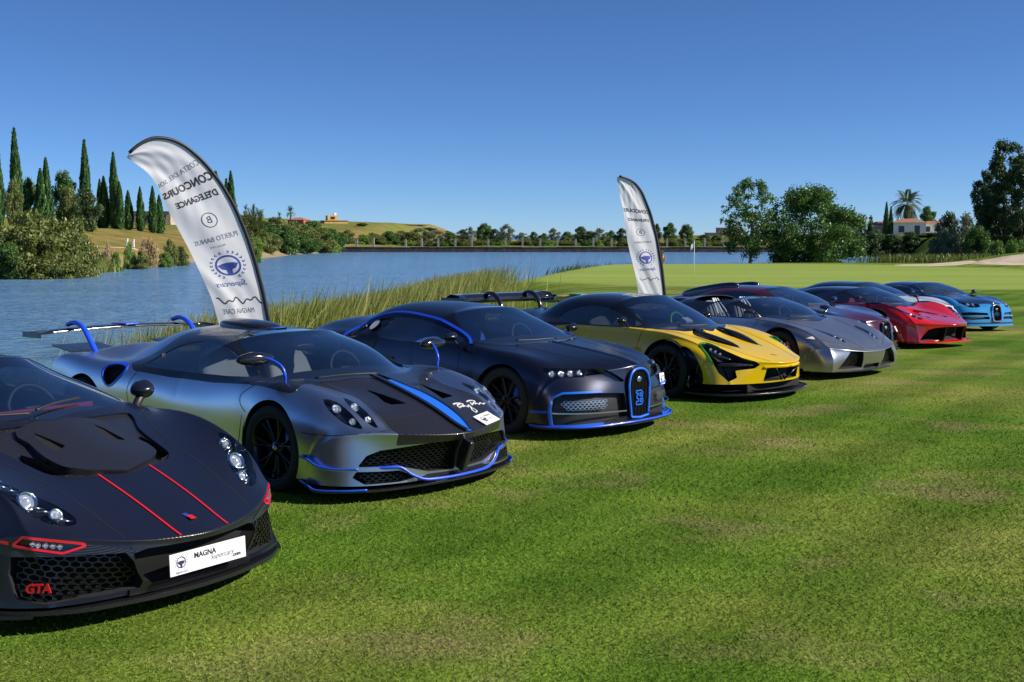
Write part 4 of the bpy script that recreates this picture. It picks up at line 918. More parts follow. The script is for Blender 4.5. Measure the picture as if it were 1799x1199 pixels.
    interior(root, -.24, 'seat_blue', .885, 'seat_blue', 1.2, 'interior_dark')
    wheels(root, 'chiron', 9, 'black_metal', 'black_metal', xr=-2.71, R=.343); underbody(root, SKIN['chiron'])

def car_yellow():
    root, sh = start_car('senna', 'yellow_sports_car', 'senna', 'yellow car with black roof, green lamp edges, broad front splitter and huge black rear wing', 10, 9)
    B = 'body'
    glasshouse(sh, B, [(-.06, -.1), (-.07, .2), (-.15, .45), (-.28, .665), (-.42, .71), (-.9, .60), (-1.1, .5), (-1.17, .3), (-1.18, -.1)], [(-.58, .87), (-.9, .995), (-1.3, 1.085), (-1.7, 1.075), (-1.95, .98), (-1.85, .87)], root)
    sh.cut(B, Out('T', [(-.01, -.1), (-.02, .2), (-.08, .44), (-.22, .68), (-.30, .75), (-.40, .775), (-.42, -.1)], 0, lo=.7), 'cowl'); emit(sh, 'cowl', 'cowl', 'black_gloss', root)
    sh.cut(B, Out('S', [(-.36, .84), (-.62, .85), (-1.2, .845), (-1.7, .845), (-2.0, .80), (-2.3, .6), (-3.7, .6), (-3.7, 1.4), (-.36, 1.4)], 0, lo=-1), 'cab'); emit(sh, 'cab', 'roof', 'black_gloss', root)
    lampo = Out('3', [(.42, .82, .705), (.46, .70, .70), (.70, .65, .61), (.88, .575, .53), (1.06, .45, .455), (1.02, .52, .41), (.88, .72, .385), (.90, .71, .30), (.84, .80, .25), (.74, .87, .36), (.62, .89, .53), (.50, .875, .65)], 0)
    sh.cut(B, lampo, 'lampb')
    ribbon('lamp_edge', sh, [(.67, .885, .46), (.60, .89, .56), (.51, .88, .645), (.435, .835, .70), (.43, .76, .71), (.47, .705, .70), (.60, .675, .65)], .016, 'green_trim', root, .006, 4, sides=(-1, 1))
    hs = emit(sh, 'lampb', 'headlight', 'black_plastic', root, -.11, 0, 1e-4, 'pair')
    for sg, h in zip((-1, 1), hs):
        for (pts, r) in (([(.55, .82, .60), (.66, .79, .565), (.80, .70, .52)], [.02, .05, .018]), ([(.70, .83, .455), (.85, .70, .45), (1.03, .50, .445)], [.03, .055, .012])):
            Q = smooth_poly([tuple(sh.snap((p[0], p[1] * sg, p[2]), -.03)[0]) for p in pts], False, 5); rr = np.interp(np.linspace(0, 1, len(Q)), np.linspace(0, 1, 3), r)
            tube('lamp_blade', Q, list(rr), 'carbon_fine', h, 8, False, .6)
        for x, y, z in ((.56, .80, .62), (.62, .785, .60), (.68, .765, .58)):
            q, n = sh.snap((x, y * sg, z), -.012); projector(h, q, Vector((1, .1 * sg, .1)), .02)
    # black ducts either side of the hood spine
    d1 = Out('T', [(-.06, .30), (.02, .40), (.20, .40), (.42, .34), (.66, .24), (.44, .23), (.20, .17), (.02, .14), (-.10, .16)], 2, lo=.5); sh.cut(B, d1, 'duct'); emit(sh, 'duct', 'hood_duct', 'black_gloss', root, -.035, 0, 1e-4, 'pair')
    for sg in (-1, 1):
        L = [sh.snap((x, y * sg, .8), o)[0] for x, y, o in ((-.08, .26, .01), (.08, .30, .03), (.28, .28, .03), (.50, .24, .015), (.64, .225, .0))]
        tube('hood_blade', smooth_poly(L, False, 4), [.01 + .06 * math.sin(math.pi * min(max(t, .05), .95)) for t in np.linspace(0, 1, 17)], 'black_gloss', root, 8, False, .4)
    mo = Out('F', [(-.1, .425), (.28, .42), (.36, .40), (.38, .24), (-.1, .24)], 0, lo=.7); recess(sh, B, mo, 'air_intake', root, .12)
    ribbon('nose_lip', sh, [(1.08, .40, .42), (1.14, .2, .43), (1.17, 0.005, .435)], .018, 'yellow_paint', root, .012, 5, sides=(-1, 1))
    for sg in (-1, 1): tube('intake_strut', [(1.10, sg * .02, .24), (1.16, sg * .26, .40)], .012, 'black_metal', root, 6)
    so = Out('S', [(.30, .66), (.44, .58), (.52, .46), (.58, .27), (.50, .1), (.2, .1), (.2, .6)], 2, lo=.8); sh.cut(B, so, 'side_cut'); emit(sh, 'side_cut', 'arch_vent', 'black_gloss', root, -.06, 0, 1e-4, 'pair')
    sh.cut(B, Out('S', [(-.40, .50), (-1.2, .55), (-1.9, .62), (-2.2, .1), (-.3, .1)], 0, lo=.5), 'lowside'); emit(sh, 'lowside', 'side_panel', 'black_plastic', root, -.01)
    seam(sh, root, 'S', [(-.44, .85), (-.47, .7), (-.5, .5)])
    seam(sh, root, 'T', [(1.10, .30), (.85, .42), (.5, .52), (.1, .60), (-.2, .70)], .005); seam(sh, root, 'S', [(-1.75, .84), (-1.85, .7), (-1.8, .62)])
    arches(sh, r=.40); emit(sh, B, 'body', 'yellow_paint', root)
    q, n = sh.snap((.96, 0, .55), .003); V, F = stroke2([(-.03, -.012), (-.01, -.002), (.02, .012), (.035, .02)], .014, 4); mesh_obj('badge', [q + Vector((v.x * .3, v.x, .3 * -v.x * 0)) + Vector((v.y, 0, -.45 * v.y)) for v in V], F, 'ink_black', root, smooth=False)
    lip('front_splitter', [(.36, .98), (.62, .98), (.82, .92), (.98, .76), (1.10, .5), (1.17, .2), (1.18, 0)], .10, 'carbon_fine', root, .018, .5)
    edge_tube('splitter_edge', [(.36, .985, .10), (.62, .985, .10), (.82, .925, .10), (.98, .765, .10), (1.105, .5, .10), (1.175, .2, .10), (1.185, 0, .10)], .011, 'carbon_fine', root)
    V, F = merge([box_arrays((.80, 0, .165), (.35, 1.2, .12), None, .02)]); mesh_obj('front_underbody', V, F, 'dark_void', root)
    door_mirror(root, (-.72, .95, .94), (.12, .18, .12), 'black_gloss', [(-.70, .80, .86), (-.68, .88, .89), (-.66, .95, .92)], 'black_gloss', .012)
    wiper(root, sh, [(-.07, .05, .87), (-.10, -.18, .87), (-.2, -.42, .88)])
    interior(root, -.10, 'seat_black', .855, 'green_trim', 1.18, 'interior_dark', 'green_trim')
    box('passenger_note', (-.42, .05, .90), (.10, .14, .06), 'plate_white', root, Matrix.Rotation(.5, 3, 'Y'))
    w = wing(root, 'rear_wing', -3.68, 1.10, 1.0, .42, 'black_gloss', endh=.13, th=.09, drop=-.0)
    for sg in (-1, 1): tube('wing_strut', smooth_poly([(-3.40, sg * .42, .78), (-3.46, sg * .42, 1.02), (-3.58, sg * .42, 1.17), (-3.74, sg * .42, 1.19), (-3.82, sg * .42, 1.14)], False, 4), .04, 'black_gloss', w, 8, False, .8)
    V, F = blob_arrays((-2.45, 0, 1.13), (.6, .26, .13), 2.6); mesh_obj('roof_scoop', V, F, 'yellow_paint', root)
    box('scoop_edge', (-2.30, 0, 1.205), (.22, .16, .025), 'green_trim', root, None, .008)
    wheels(root, 'senna', 9, 'black_metal', xr=-2.67); underbody(root, SKIN['senna'])

def car_grey():
    root, sh = start_car('lambo', 'grey_sports_car', 'lambo', 'matte grey open-top wedge car with angular nose and two headrest humps', 10, 9)
    B = 'body'
    glasshouse(sh, B, [(-.05, -.1), (-.07, .3), (-.17, .55), (-.34, .69), (-.48, .68), (-.95, .57), (-1.05, .45), (-1.09, -.1)], [(-.52, .845), (-.85, .965), (-1.2, 1.04), (-1.42, 1.03), (-1.5, .86)], root)
    sh.cut(B, Out('T', [(-1.14, -.1), (-1.13, .5), (-1.3, .64), (-1.9, .60), (-1.95, -.1)], 0, lo=.9), None)
    sh.cut(B, Out('S', [(-.3, .84), (-1.2, .855), (-2.2, .90), (-2.6, 1.0), (-2.4, 1.2), (-.5, 1.2), (.05, .86)], 0, lo=-1), 'pil'); emit(sh, 'pil', 'pillars', 'black_gloss', root)
    headlight(sh, B, Out('3', [(.29, .60, .705), (.36, .50, .68), (.73, .40, .545), (.79, .47, .505), (.60, .56, .59)], 0), root, [(.62, .50, .58, .03), (.70, .47, .545, .03)], .035, 'black_gloss')
    mo = Out('3', [(.80, .78, .17), (.90, .56, .41), (.965, .30, .395), (.945, .26, .15)], 0); recess(sh, B, mo, 'air_intake', root, .10, 'black_plastic')
    lattice(sh, mo, 'intake_mesh', 'black_metal', root, .04, 1.4, .05, .8)
    c2 = Out('F', [(-.1, .20), (.20, .20), (.22, .13), (-.1, .13)], 0, lo=.5); recess(sh, B, c2, 'centre_intake', root, .06, 'black_plastic')
    ribbon('nose_crease', sh, [(.44, .985, .575), (.62, .84, .53), (.78, .60, .50), (.95, .26, .42), (1.0, 0, .41)], .006, 'titanium_grey', root, .006, 4, sides=(-1, 1))
    seam(sh, root, 'T', [(.94, .22), (.6, .37), (.1, .56), (-.2, .66)]); seam(sh, root, 'S', [(-.40, .84), (-.5, .6), (-.44, .2)])
    q = Out('S', [(.43, .585), (.52, .615), (.56, .575)], 0, lo=.6); sh.cut(B, q, 'marker'); emit(sh, 'marker', 'side_marker', 'plate_white', root, .002)
    arches(sh, r=.38); emit(sh, B, 'body', 'titanium_grey', root)
    lip('front_splitter', [(.50, 1.0), (.70, .90), (.86, .70), (.93, .45), (.96, .2), (.96, 0)], .125, 'black_plastic', root, .02, .3)
    door_mirror(root, (-.50, 1.02, .93), (.20, .18, .09), 'black_gloss', [(-.40, .86, .85), (-.40, .95, .90), (-.41, 1.0, .925)], 'black_gloss', .018)
    wiper(root, sh, [(-.05, .05, .85), (-.08, -.2, .86), (-.2, -.45, .87)])
    interior(root, -.10, 'seat_grey', .83, 'seat_grey', 1.1)
    for sg in (-1, 1):
        blob('headrest_hump', (-2.1, sg * .36, .93), (.9, .34, .26), 'black_gloss', root, 2.6, Matrix.Rotation(.10, 3, 'Y'))
        for d in (-.11, 0, .11): tube('harness', [(-1.62, sg * .36 + d * .5, 1.08), (-1.50, sg * .36 + d, .90), (-1.40, sg * .36 + d * 1.3, .72)], .022, 'seat_white', root, 6, False, .4)
    wheels(root, 'lambo', 5, 'black_metal', xr=-2.665, two=True, y=.86, R=.335); underbody(root, SKIN['lambo'])

def veyron_car(key, name, label, low, top, seat, frame, detail=1, lamp=True):
    root, sh = start_car(key, name, 'veyron', label, 8, 8)
    B = 'body'
    glasshouse(sh, B, [(-.25, -.1), (-.27, .25), (-.34, .48), (-.46, .67), (-.6, .725), (-.95, .60), (-1.1, .48), (-1.16, .3), (-1.17, -.1)], [(-.72, .88), (-1.0, .995), (-1.3, 1.07), (-1.6, 1.095), (-1.85, 1.06), (-2.0, .95), (-1.95, .88)], root, rim_m='chrome' if detail == 2 else 'black_gloss')
    bug_shield(sh, B, root, [(-.1, .63), (0, .63), (.09, .615), (.14, .57), (.158, .50), (.16, .40), (.145, .25), (.14, .24), (0, .23)], frame, .63, 'black_metal', .020, .05, .14)
    headlight(sh, B, Out('3', [(.47, .82, .69), (.58, .68, .675), (.67, .50, .665), (.78, .44, .58), (.72, .64, .56), (.63, .76, .59)], 2), root, [(.62, .69, .635, .045), (.68, .58, .63, .04)], .05)
    if top != low:
        if key == 'veyron_m': sh.cut(B, Out('S', [(.55, .55), (.50, .70), (.30, .79), (.0, .835), (-.5, .84), (-.75, .86), (-1.2, .87), (-2.2, .86), (-2.5, .6), (-2.3, .1), (-.45, .1), (-.30, .45), (.0, .75), (.30, .60), (.45, .1), (.8, .1), (.8, .5)], 0, lo=.60), 'tone')
        elif key == 'veyron_b': sh.cut(B, anyof(Out('T', [(.90, -.1), (.85, .16), (.74, .46), (.64, .56), (.50, .84), (.25, .80), (.0, .74), (-.3, .84), (-.5, 1.2), (-4, 1.2), (-4, -.1)], 0, lo=.62), Out('S', [(-.4, .82), (-2.3, .80), (-3.7, .7), (-3.7, 1.4), (-.4, 1.4)], 0, lo=-1)), 'tone')
        else: sh.cut(B, Out('S', [(-.25, .83), (-.6, .855), (-1.2, .865), (-2.2, .80), (-3.7, .7), (-3.7, 1.4), (-.2, 1.4)], 0, lo=-1), 'tone')
        emit(sh, 'tone', 'upper_body', top, root)
    mo = Out('3', [(.60, .90, .44), (.72, .76, .455), (.87, .30, .43), (.895, .22, .28), (.78, .72, .27), (.64, .88, .28)], 0); recess(sh, B, mo, 'air_intake', root, .06, 'black_plastic')
    if key == 'veyron_b':
        for z in (.36,): ribbon('intake_bar', sh, [(.62, .90, z), (.76, .74, z), (.88, .26, z)], .035, low, root, .006, 4, sides=(-1, 1))
    for z in (.19,): ribbon('lower_bar', sh, [(.60, .92, z), (.78, .70, z), (.88, .35, z), (.905, .0, z)], .03, 'black_plastic', root, .005, 5, sides=(-1, 1))
    seam(sh, root, 'S', [(-.66, .87), (-.64, .6), (-.60, .3)]); seam(sh, root, 'T', [(.83, .17), (.6, .33), (.2, .45), (-.4, .6)])
    arches(sh); emit(sh, B, 'body', low, root)
    lip('front_splitter', [(.42, 1.0), (.60, .965), (.80, .78), (.90, .5), (.94, .2), (.945, 0)], .14, low if key == 'veyron_b' else 'black_plastic', root, .02, .3)
    door_mirror(root, (-.55, .97, .95), (.12, .18, .11), top, [(-.56, .86, .88), (-.53, .93, .91), (-.5, .98, .93)], top, .02)
    interior(root, -.28, seat, .88, None, 1.18)
    wiper(root, sh, [(-.26, .1, .9), (-.28, -.15, .9), (-.36, -.42, .9)])
    wheels(root, 'veyron', 8, 'steel' if key != 'veyron_w' else 'black_metal', xr=-2.71); underbody(root, SKIN['veyron'])
    return root, sh
def car_maroon():
    root, sh = veyron_car('veyron_m', 'maroon_sports_car', 'two-tone maroon and navy car with a horseshoe grille, between grey car and red car', 'maroon_paint', 'navy_paint', 'seat_red', 'black_gloss')
    q, n = sh.snap((.80, .56, .46)); number_plate(root, q + n * .02, .20, .10, n)
    for sg in (-1, 1): blob('air_scoop', (-2.35, sg * .36, 1.10), (1.25, .20, .20), 'navy_paint', root, 2.8, Matrix.Rotation(-.16, 3, 'Y'))
    box('tail_flap', (-2.45, 0, 1.10), (1.1, .56, .03), 'navy_paint', root, Matrix.Rotation(-.16, 3, 'Y'), .01)
def car_white():
    veyron_car('veyron_w', 'white_sports_car', 'white car with dark blue roof and red seats, mostly hidden behind the red car', 'white_paint', 'navy_paint', 'seat_red', 'black_gloss')
def car_blue():
    root, sh = veyron_car('veyron_b', 'blue_sports_car', 'light blue and navy car with chrome horseshoe grille, farthest of the row', 'sky_blue_paint', 'navy_paint', 'seat_white', 'chrome', 2)
def car_red():
    root, sh = start_car('laf', 'red_sports_car', 'laf', 'bright red low car with black cabin and wide open nose intake', 8, 8)
    B = 'body'
    glasshouse(sh, B, [(-.06, -.1), (-.08, .2), (-.17, .48), (-.32, .69), (-.45, .725), (-.85, .60), (-1.0, .48), (-1.06, -.1)], [(-.52, .835), (-.8, .935), (-1.15, 1.02), (-1.5, 1.02), (-1.7, .93), (-1.6, .83)], root)
    sh.cut(B, Out('S', [(-.30, .82), (-.5, .815), (-1.2, .812), (-1.8, .82), (-2.3, .90), (-2.3, 1.3), (-.3, 1.3), (.15, .85), (-.1, .80)], 0, lo=-1), 'cab'); emit(sh, 'cab', 'roof', 'black_gloss', root)
    sh.cut(B, Out('T', [(-.02, -.1), (-.03, .3), (-.14, .60), (-.3, .76), (-.4, .7), (-.2, -.1)], 0, lo=.6), 'cowl'); emit(sh, 'cowl', 'cowl', 'black_gloss', root)
    headlight(sh, B, Out('3', [(.24, .86, .785), (.42, .80, .735), (.62, .70, .65), (.80, .57, .54), (.78, .68, .525), (.66, .79, .59), (.46, .87, .69)], 0), root, [(.62, .75, .63, .035), (.71, .69, .58, .03)], .045)
    mo = Out('F', [(-.1, .40), (.30, .40), (.52, .385), (.64, .35), (.78, .15), (.50, .15), (-.1, .15)], 0, lo=.5); recess(sh, B, mo, 'air_intake', root, .16)
    for sg in (-1, 1): box('intake_strut', (1.0, sg * .30, .28), (.14, .035, .28), 'black_metal', root, Matrix.Rotation(.25, 3, 'Y'), .006)
    hv = Out('T', [(.10, .14), (.30, .30), (.55, .36), (.50, .20), (.35, .10), (.30, -.1), (.10, -.1)], 0, lo=.4); sh.cut(B, hv, 'hv'); emit(sh, 'hv', 'hood_channel', 'red_paint', root, -.05, 0, 1e-4)
    q = Out('T', [(.60, .28), (.70, .22), (.74, .30), (.68, .36)], 0, lo=.4); recess(sh, B, q, 'hood_vent', root, .05)
    seam(sh, root, 'T', [(1.02, .30), (.8, .46), (.5, .55), (.1, .60), (-.1, .66)], .005); seam(sh, root, 'S', [(-.40, .82), (-.48, .6), (-.42, .3)])
    arches(sh); emit(sh, B, 'body', 'red_paint', root)
    lip('front_splitter', [(.70, .99), (.86, .93), (.98, .75), (1.04, .5), (1.08, .2), (1.08, 0)], .125, 'red_paint', root, .022, .3)
    V, F = box_arrays((.55, 0, .12), (.7, 1.8, .02)); mesh_obj('front_floor', V, F, 'black_plastic', root, smooth=False)
    door_mirror(root, (-.40, .95, .93), (.11, .17, .08), 'black_gloss', [(-.26, .84, .82), (-.30, .86, .88), (-.38, .91, .92)], 'black_gloss', .014)
    wiper(root, sh, [(-.05, .0, .8), (-.1, -.25, .82), (-.22, -.5, .84)])
    interior(root, -.12, 'seat_red', .80, 'seat_black', 1.1)
    wheels(root, 'laf', 5, 'black_metal', xr=-2.65, two=True); underbody(root, SKIN['laf'])
for f in (car_black, car_silver, car_graphite, car_yellow, car_grey, car_maroon, car_red, car_white, car_blue): f()

# ------------------------------------------------------------------ the place: terrain, lake, sea
rng = np.random.default_rng(7); random.seed(7)
WATER = -1.7
LAKE = [(-160, 14), (-60, 15), (-22, 17), (-10, 20.5), (-6.5, 27), (-4.2, 38), (-3.2, 47), (-3.8, 60), (-3.0, 70), (.5, 86), (4, 96), (9, 101), (18, 104), (30, 106), (40, 110), (48, 122), (56, 150), (66, 200), (78, 258), (-38, 258),
        (-40, 225), (-38.5, 190), (-41, 172), (-43, 157), (-40.5, 140), (-41, 118), (-42.5, 99), (-52, 84), (-80, 66), (-160, 50)]
LAKE = smooth_poly(LAKE[:18], False, 4).tolist() + [(78, 260), (-38, 260)] + smooth_poly(LAKE[20:], False, 4).tolist()
def sstep(a, b, x): t = np.clip((x - a) / (b - a), 0, 1); return t * t * (3 - 2 * t)
def lawn_z(y): y = np.asarray(y, float); return -SLOPE * y - .0017 * np.clip(y - 20, 0, 10) ** 2 + .0068 * np.clip(y - 30, 0, 20) ** 1.0
def terrain_z(x, y):
    x = np.asarray(x, float); y = np.asarray(y, float)
    d = poly_sdf2(np.stack([x, y], -1).reshape(-1, 2), LAKE).reshape(x.shape)
    n = np.sin(x * .11 + 1.3) * np.cos(y * .09) + .5 * np.sin(x * .31) * np.sin(y * .27 + .6)
    base = np.where(y < 55, lawn_z(np.minimum(y, 55)), 0)
    mid = np.interp(y, [55, 72, 92, 104, 140], [float(lawn_z(55)), -.58, -.34, -.45, -.6]); base = np.where(y >= 55, mid, base)
    base = base + .03 * n * sstep(28, 60, y)
    left = sstep(-14, -40, x) * sstep(60, 95, y)
    hill = -1.1 + 1.3 * sstep(0, 7, d) + 3.0 * sstep(6, 34, d) + 2.0 * sstep(30, 110, d) + .25 * n
    base = base * (1 - left) + hill * left
    far = sstep(255, 262, y) * (1 - left); base = base * (1 - far) + (-.55 + .15 * n) * far
    base = base + 2.0 * np.exp(-(((x + 48) / 42) ** 4 + ((y - 560) / 60) ** 2)) + 3.6 * np.exp(-(((x + 130) / 75) ** 2 + ((y - 400) / 60) ** 2))
    right = sstep(52, 75, x) * sstep(95, 150, y) ; base = base * (1 - right) + (1.9 + .2 * n) * right
    # bunker mounds on the right
    base = base + 1.0 * np.exp(-(((x - 40) / 5.0) ** 2 + ((y - 91.5) / 2.6) ** 2))
    w = np.where((y < 62) & (x < 6), 7.0, 5.0); w = np.where(y > 240, .6, w)
    z = np.where(d > 0, (WATER - .12) + (base - (WATER - .12)) * sstep(0, 1, np.clip(d / w, 0, 1)) ** .8, WATER - .12 - np.minimum(1.6, -d * .22))
    z = z - 7.0 * sstep(640, 800, y) - 7 * sstep(500, 700, np.abs(x))
    return z
def ground(x, y): return float(terrain_z(np.array([x]), np.array([y]))[0])
def axis_samples(lo, hi, segs):
    out = [lo]
    while out[-1] < hi:
        v = out[-1]; st = next(s for a, b, s in segs if a <= v < b); out.append(v + st)
    return np.array(out)
ys = axis_samples(-12, 900, [(-20, 60, .8), (60, 130, 1.3), (130, 290, 4), (290, 2000, 18)])
xs = axis_samples(-720, 720, [(-900, -130, 20), (-130, -50, 3.5), (-50, 50, 1.0), (50, 110, 3), (110, 900, 20)])
XX, YY = np.meshgrid(xs, ys, indexing='ij'); ZZ = terrain_z(XX, YY)
def grid_obj(name, XX, YY, ZZ, m):
    nx, ny = XX.shape; me = bpy.data.meshes.new(name); idx = np.arange(nx * ny).reshape(nx, ny)
    q = np.stack([idx[:-1, :-1], idx[1:, :-1], idx[1:, 1:], idx[:-1, 1:]], -1).reshape(-1, 4)
    me.vertices.add(nx * ny); me.vertices.foreach_set('co', np.stack([XX, YY, ZZ], -1).ravel())
    me.loops.add(q.size); me.loops.foreach_set('vertex_index', q.ravel()); me.polygons.add(len(q)); me.polygons.foreach_set('loop_start', np.arange(0, q.size, 4)); me.polygons.foreach_set('loop_total', np.full(len(q), 4))
    me.polygons.foreach_set('use_smooth', np.ones(len(q), bool)); me.update(); me.validate(); me.materials.append(m)
    return link(bpy.data.objects.new(name, me))
def lawn_material(name, blades=False):
    m = mat(name, (.08, .13, .03), .95, 0, 0, .03); n, l, b = nodes(m)
    geo = n.new('ShaderNodeNewGeometry')
    def noise(scale, detail=4, stretch=None, rough=.55):
        z = n.new('ShaderNodeTexNoise'); z.inputs['Scale'].default_value = scale; z.inputs['Detail'].default_value = detail; z.inputs['Roughness'].default_value = rough
        if stretch:
            mp = n.new('ShaderNodeMapping'); mp.inputs['Scale'].default_value = stretch; mp.inputs['Rotation'].default_value = (0, 0, .35); l.new(geo.outputs['Position'], mp.inputs['Vector']); l.new(mp.outputs['Vector'], z.inputs['Vector'])
        else: l.new(geo.outputs['Position'], z.inputs['Vector'])
        return z.outputs['Fac']
    def ramp(f, stops):
        r = n.new('ShaderNodeValToRGB'); el = r.color_ramp.elements
        while len(el) > 1: el.remove(el[-1])
        el[0].position, el[0].color = stops[0][0], (*stops[0][1], 1)
        for p, c in stops[1:]: e = el.new(p); e.color = (*c, 1)
        l.new(f, r.inputs['Fac']); return r.outputs['Color']
    def mix(f, a, bb, mode='MIX'):
        x = n.new('ShaderNodeMix'); x.data_type = 'RGBA'; x.blend_type = mode
        if isinstance(f, float): x.inputs['Factor'].default_value = f
        else: l.new(f, x.inputs['Factor'])
        for s_, v in ((x.inputs[6], a), (x.inputs[7], bb)):
            if isinstance(v, tuple): s_.default_value = (*v, 1)
            else: l.new(v, s_)
        return x.outputs[2]
    big = ramp(noise(.17, 5, (1, 1.35, 1)), [(.30, (.056, .132, .011)), (.45, (.098, .175, .020)), (.56, (.158, .205, .036)), (.70, (.235, .225, .074))])
    med = ramp(noise(1.1, 6, (1, 1.2, 1), .65), [(.32, (.68, .78, .64)), (.5, (.98, .98, .98)), (.70, (1.32, 1.18, 1.25))])
    c = mix(.85, big, med, 'MULTIPLY')
    dry = ramp(noise(.55, 6, (1, 1.3, 1), .6), [(.53, (0, 0, 0)), (.69, (.72, .72, .72))]); c = mix(dry, c, (.25, .21, .095))
    fine = ramp(noise(38 if not blades else 90, 3), [(.30, (.45, .45, .40)), (.5, (1, 1, 1)), (.72, (1.55, 1.5, 1.35))]); c = mix(.75 if not blades else .5, c, fine, 'MULTIPLY')
    mp2 = n.new('ShaderNodeMapping'); mp2.inputs['Rotation'].default_value = (0, 0, .62); wv = n.new('ShaderNodeTexWave'); wv.inputs['Scale'].default_value = .26; wv.inputs['Distortion'].default_value = 1.6; wv.inputs['Detail'].default_value = 3
    l.new(geo.outputs['Position'], mp2.inputs['Vector']); l.new(mp2.outputs['Vector'], wv.inputs['Vector']); mow = ramp(wv.outputs['Fac'], [(.25, (.86, .88, .84)), (.75, (1.10, 1.08, 1.08))]); c = mix(1.0, c, mow, 'MULTIPLY')
    if blades:
        at = n.new('ShaderNodeAttribute'); at.attribute_name = 'tint'; v = ramp(at.outputs['Fac'], [(0, (.70, .76, .6)), (.5, (1.2, 1.2, 1.1)), (.9, (1.5, 1.45, 1.4)), (1, (1.9, 1.65, 1.9))]); c = mix(1.0, c, v, 'MULTIPLY')
    else:
        at = n.new('ShaderNodeAttribute'); at.attribute_name = 'zone'; sp = n.new('ShaderNodeSeparateColor'); l.new(at.outputs['Color'], sp.inputs[0])
        gr = ramp(noise(.16, 3, (.2, 2.2, 1)), [(.35, (.215, .30, .058)), (.65, (.275, .34, .085))]); c = mix(sp.outputs[0], c, gr)
        dr = ramp(noise(.22, 6, None, .65), [(.32, (.08, .13, .020)), (.44, (.16, .17, .04)), (.52, (.25, .17, .065)), (.66, (.32, .20, .09))]); c = mix(sp.outputs[1], c, dr)
        sa = ramp(noise(.8, 5), [(.3, (.20, .155, .10)), (.7, (.36, .29, .20))]); c = mix(sp.outputs[2], c, sa)
        bp = n.new('ShaderNodeBump'); bp.inputs['Strength'].default_value = .75; bp.inputs['Distance'].default_value = .03; l.new(noise(30, 4), bp.inputs['Height']); l.new(bp.outputs['Normal'], b.inputs['Normal'])
    l.new(c, b.inputs['Base Color'])
    if blades: b.inputs['Roughness'].default_value = .8; b.inputs['Specular IOR Level'].default_value = .05
    return m
lawn_m = lawn_material('lawn'); blade_m = lawn_material('grass_blades', True)
terrain = tag(grid_obj('lawn', XX, YY, ZZ, lawn_m), kind='structure')
d = poly_sdf2(np.stack([XX, YY], -1).reshape(-1, 2), LAKE).reshape(XX.shape)
gx, gy = (XX - 16) / 24, (YY - 76) / 23; gr = 1 - sstep(.85, 1.0, np.sqrt(gx ** 2 + gy ** 2 + .5 * gx * gy))
dry = sstep(-14, -36, XX) * sstep(60, 90, YY) * (1 - .95 * sstep(26, 32, d)); dry = np.maximum(dry, .55 * sstep(262, 280, YY))
sand = (1 - sstep(.5, 3.2, np.abs(d - .8))) * sstep(-20, -36, XX) * sstep(70, 90, YY) + sstep(430, 500, YY) * .35
zone = np.stack([gr, dry, np.clip(sand, 0, 1), np.ones_like(gr)], -1).reshape(-1, 4)
ca = terrain.data.attributes.new('zone', 'FLOAT_COLOR', 'POINT'); ca.data.foreach_set('color', zone.astype(np.float32).ravel())

def water_material(name, col, s1, s2, bump):
    m = mat(name, col, .16, 0, 0, .5); n, l, b = nodes(m); b.inputs['IOR'].default_value = 1.33
    geo = n.new('ShaderNodeNewGeometry'); mp = n.new('ShaderNodeMapping'); mp.inputs['Scale'].default_value = (s1, s2, 1); mp.inputs['Rotation'].default_value = (0, 0, -.12)
    a = n.new('ShaderNodeTexNoise'); a.inputs['Scale'].default_value = 1; a.inputs['Detail'].default_value = 5; a.inputs['Roughness'].default_value = .6
    c = n.new('ShaderNodeTexNoise'); c.inputs['Scale'].default_value = .12; c.inputs['Detail'].default_value = 3
    mm = n.new('ShaderNodeMath'); mm.operation = 'MULTIPLY'; bp = n.new('ShaderNodeBump'); bp.inputs['Strength'].default_value = 1.0; bp.inputs['Distance'].default_value = bump
    l.new(geo.outputs['Position'], mp.inputs['Vector']); l.new(mp.outputs['Vector'], a.inputs['Vector']); l.new(mp.outputs['Vector'], c.inputs['Vector'])
    l.new(a.outputs['Fac'], mm.inputs[0]); l.new(c.outputs['Fac'], mm.inputs[1]); l.new(mm.outputs[0], bp.inputs['Height']); l.new(bp.outputs['Normal'], b.inputs['Normal'])
    return m
wm = water_material('lake_water', (.135, .275, .46), .9, 2.2, 1.4)
lx = np.linspace(-165, 85, 60); ly = np.linspace(8, 264, 60); LX, LY = np.meshgrid(lx, ly, indexing='ij')
tag(grid_obj('lake', LX, LY, np.full_like(LX, WATER), wm), kind='structure')
sm = water_material('sea_water', (.03, .07, .12), .05, .1, 1.0)
SX, SY = np.meshgrid(np.linspace(-6000, 6000, 30), np.linspace(660, 8000, 30), indexing='ij'); tag(grid_obj('sea', SX, SY, np.full_like(SX, -4.5), sm), kind='structure')

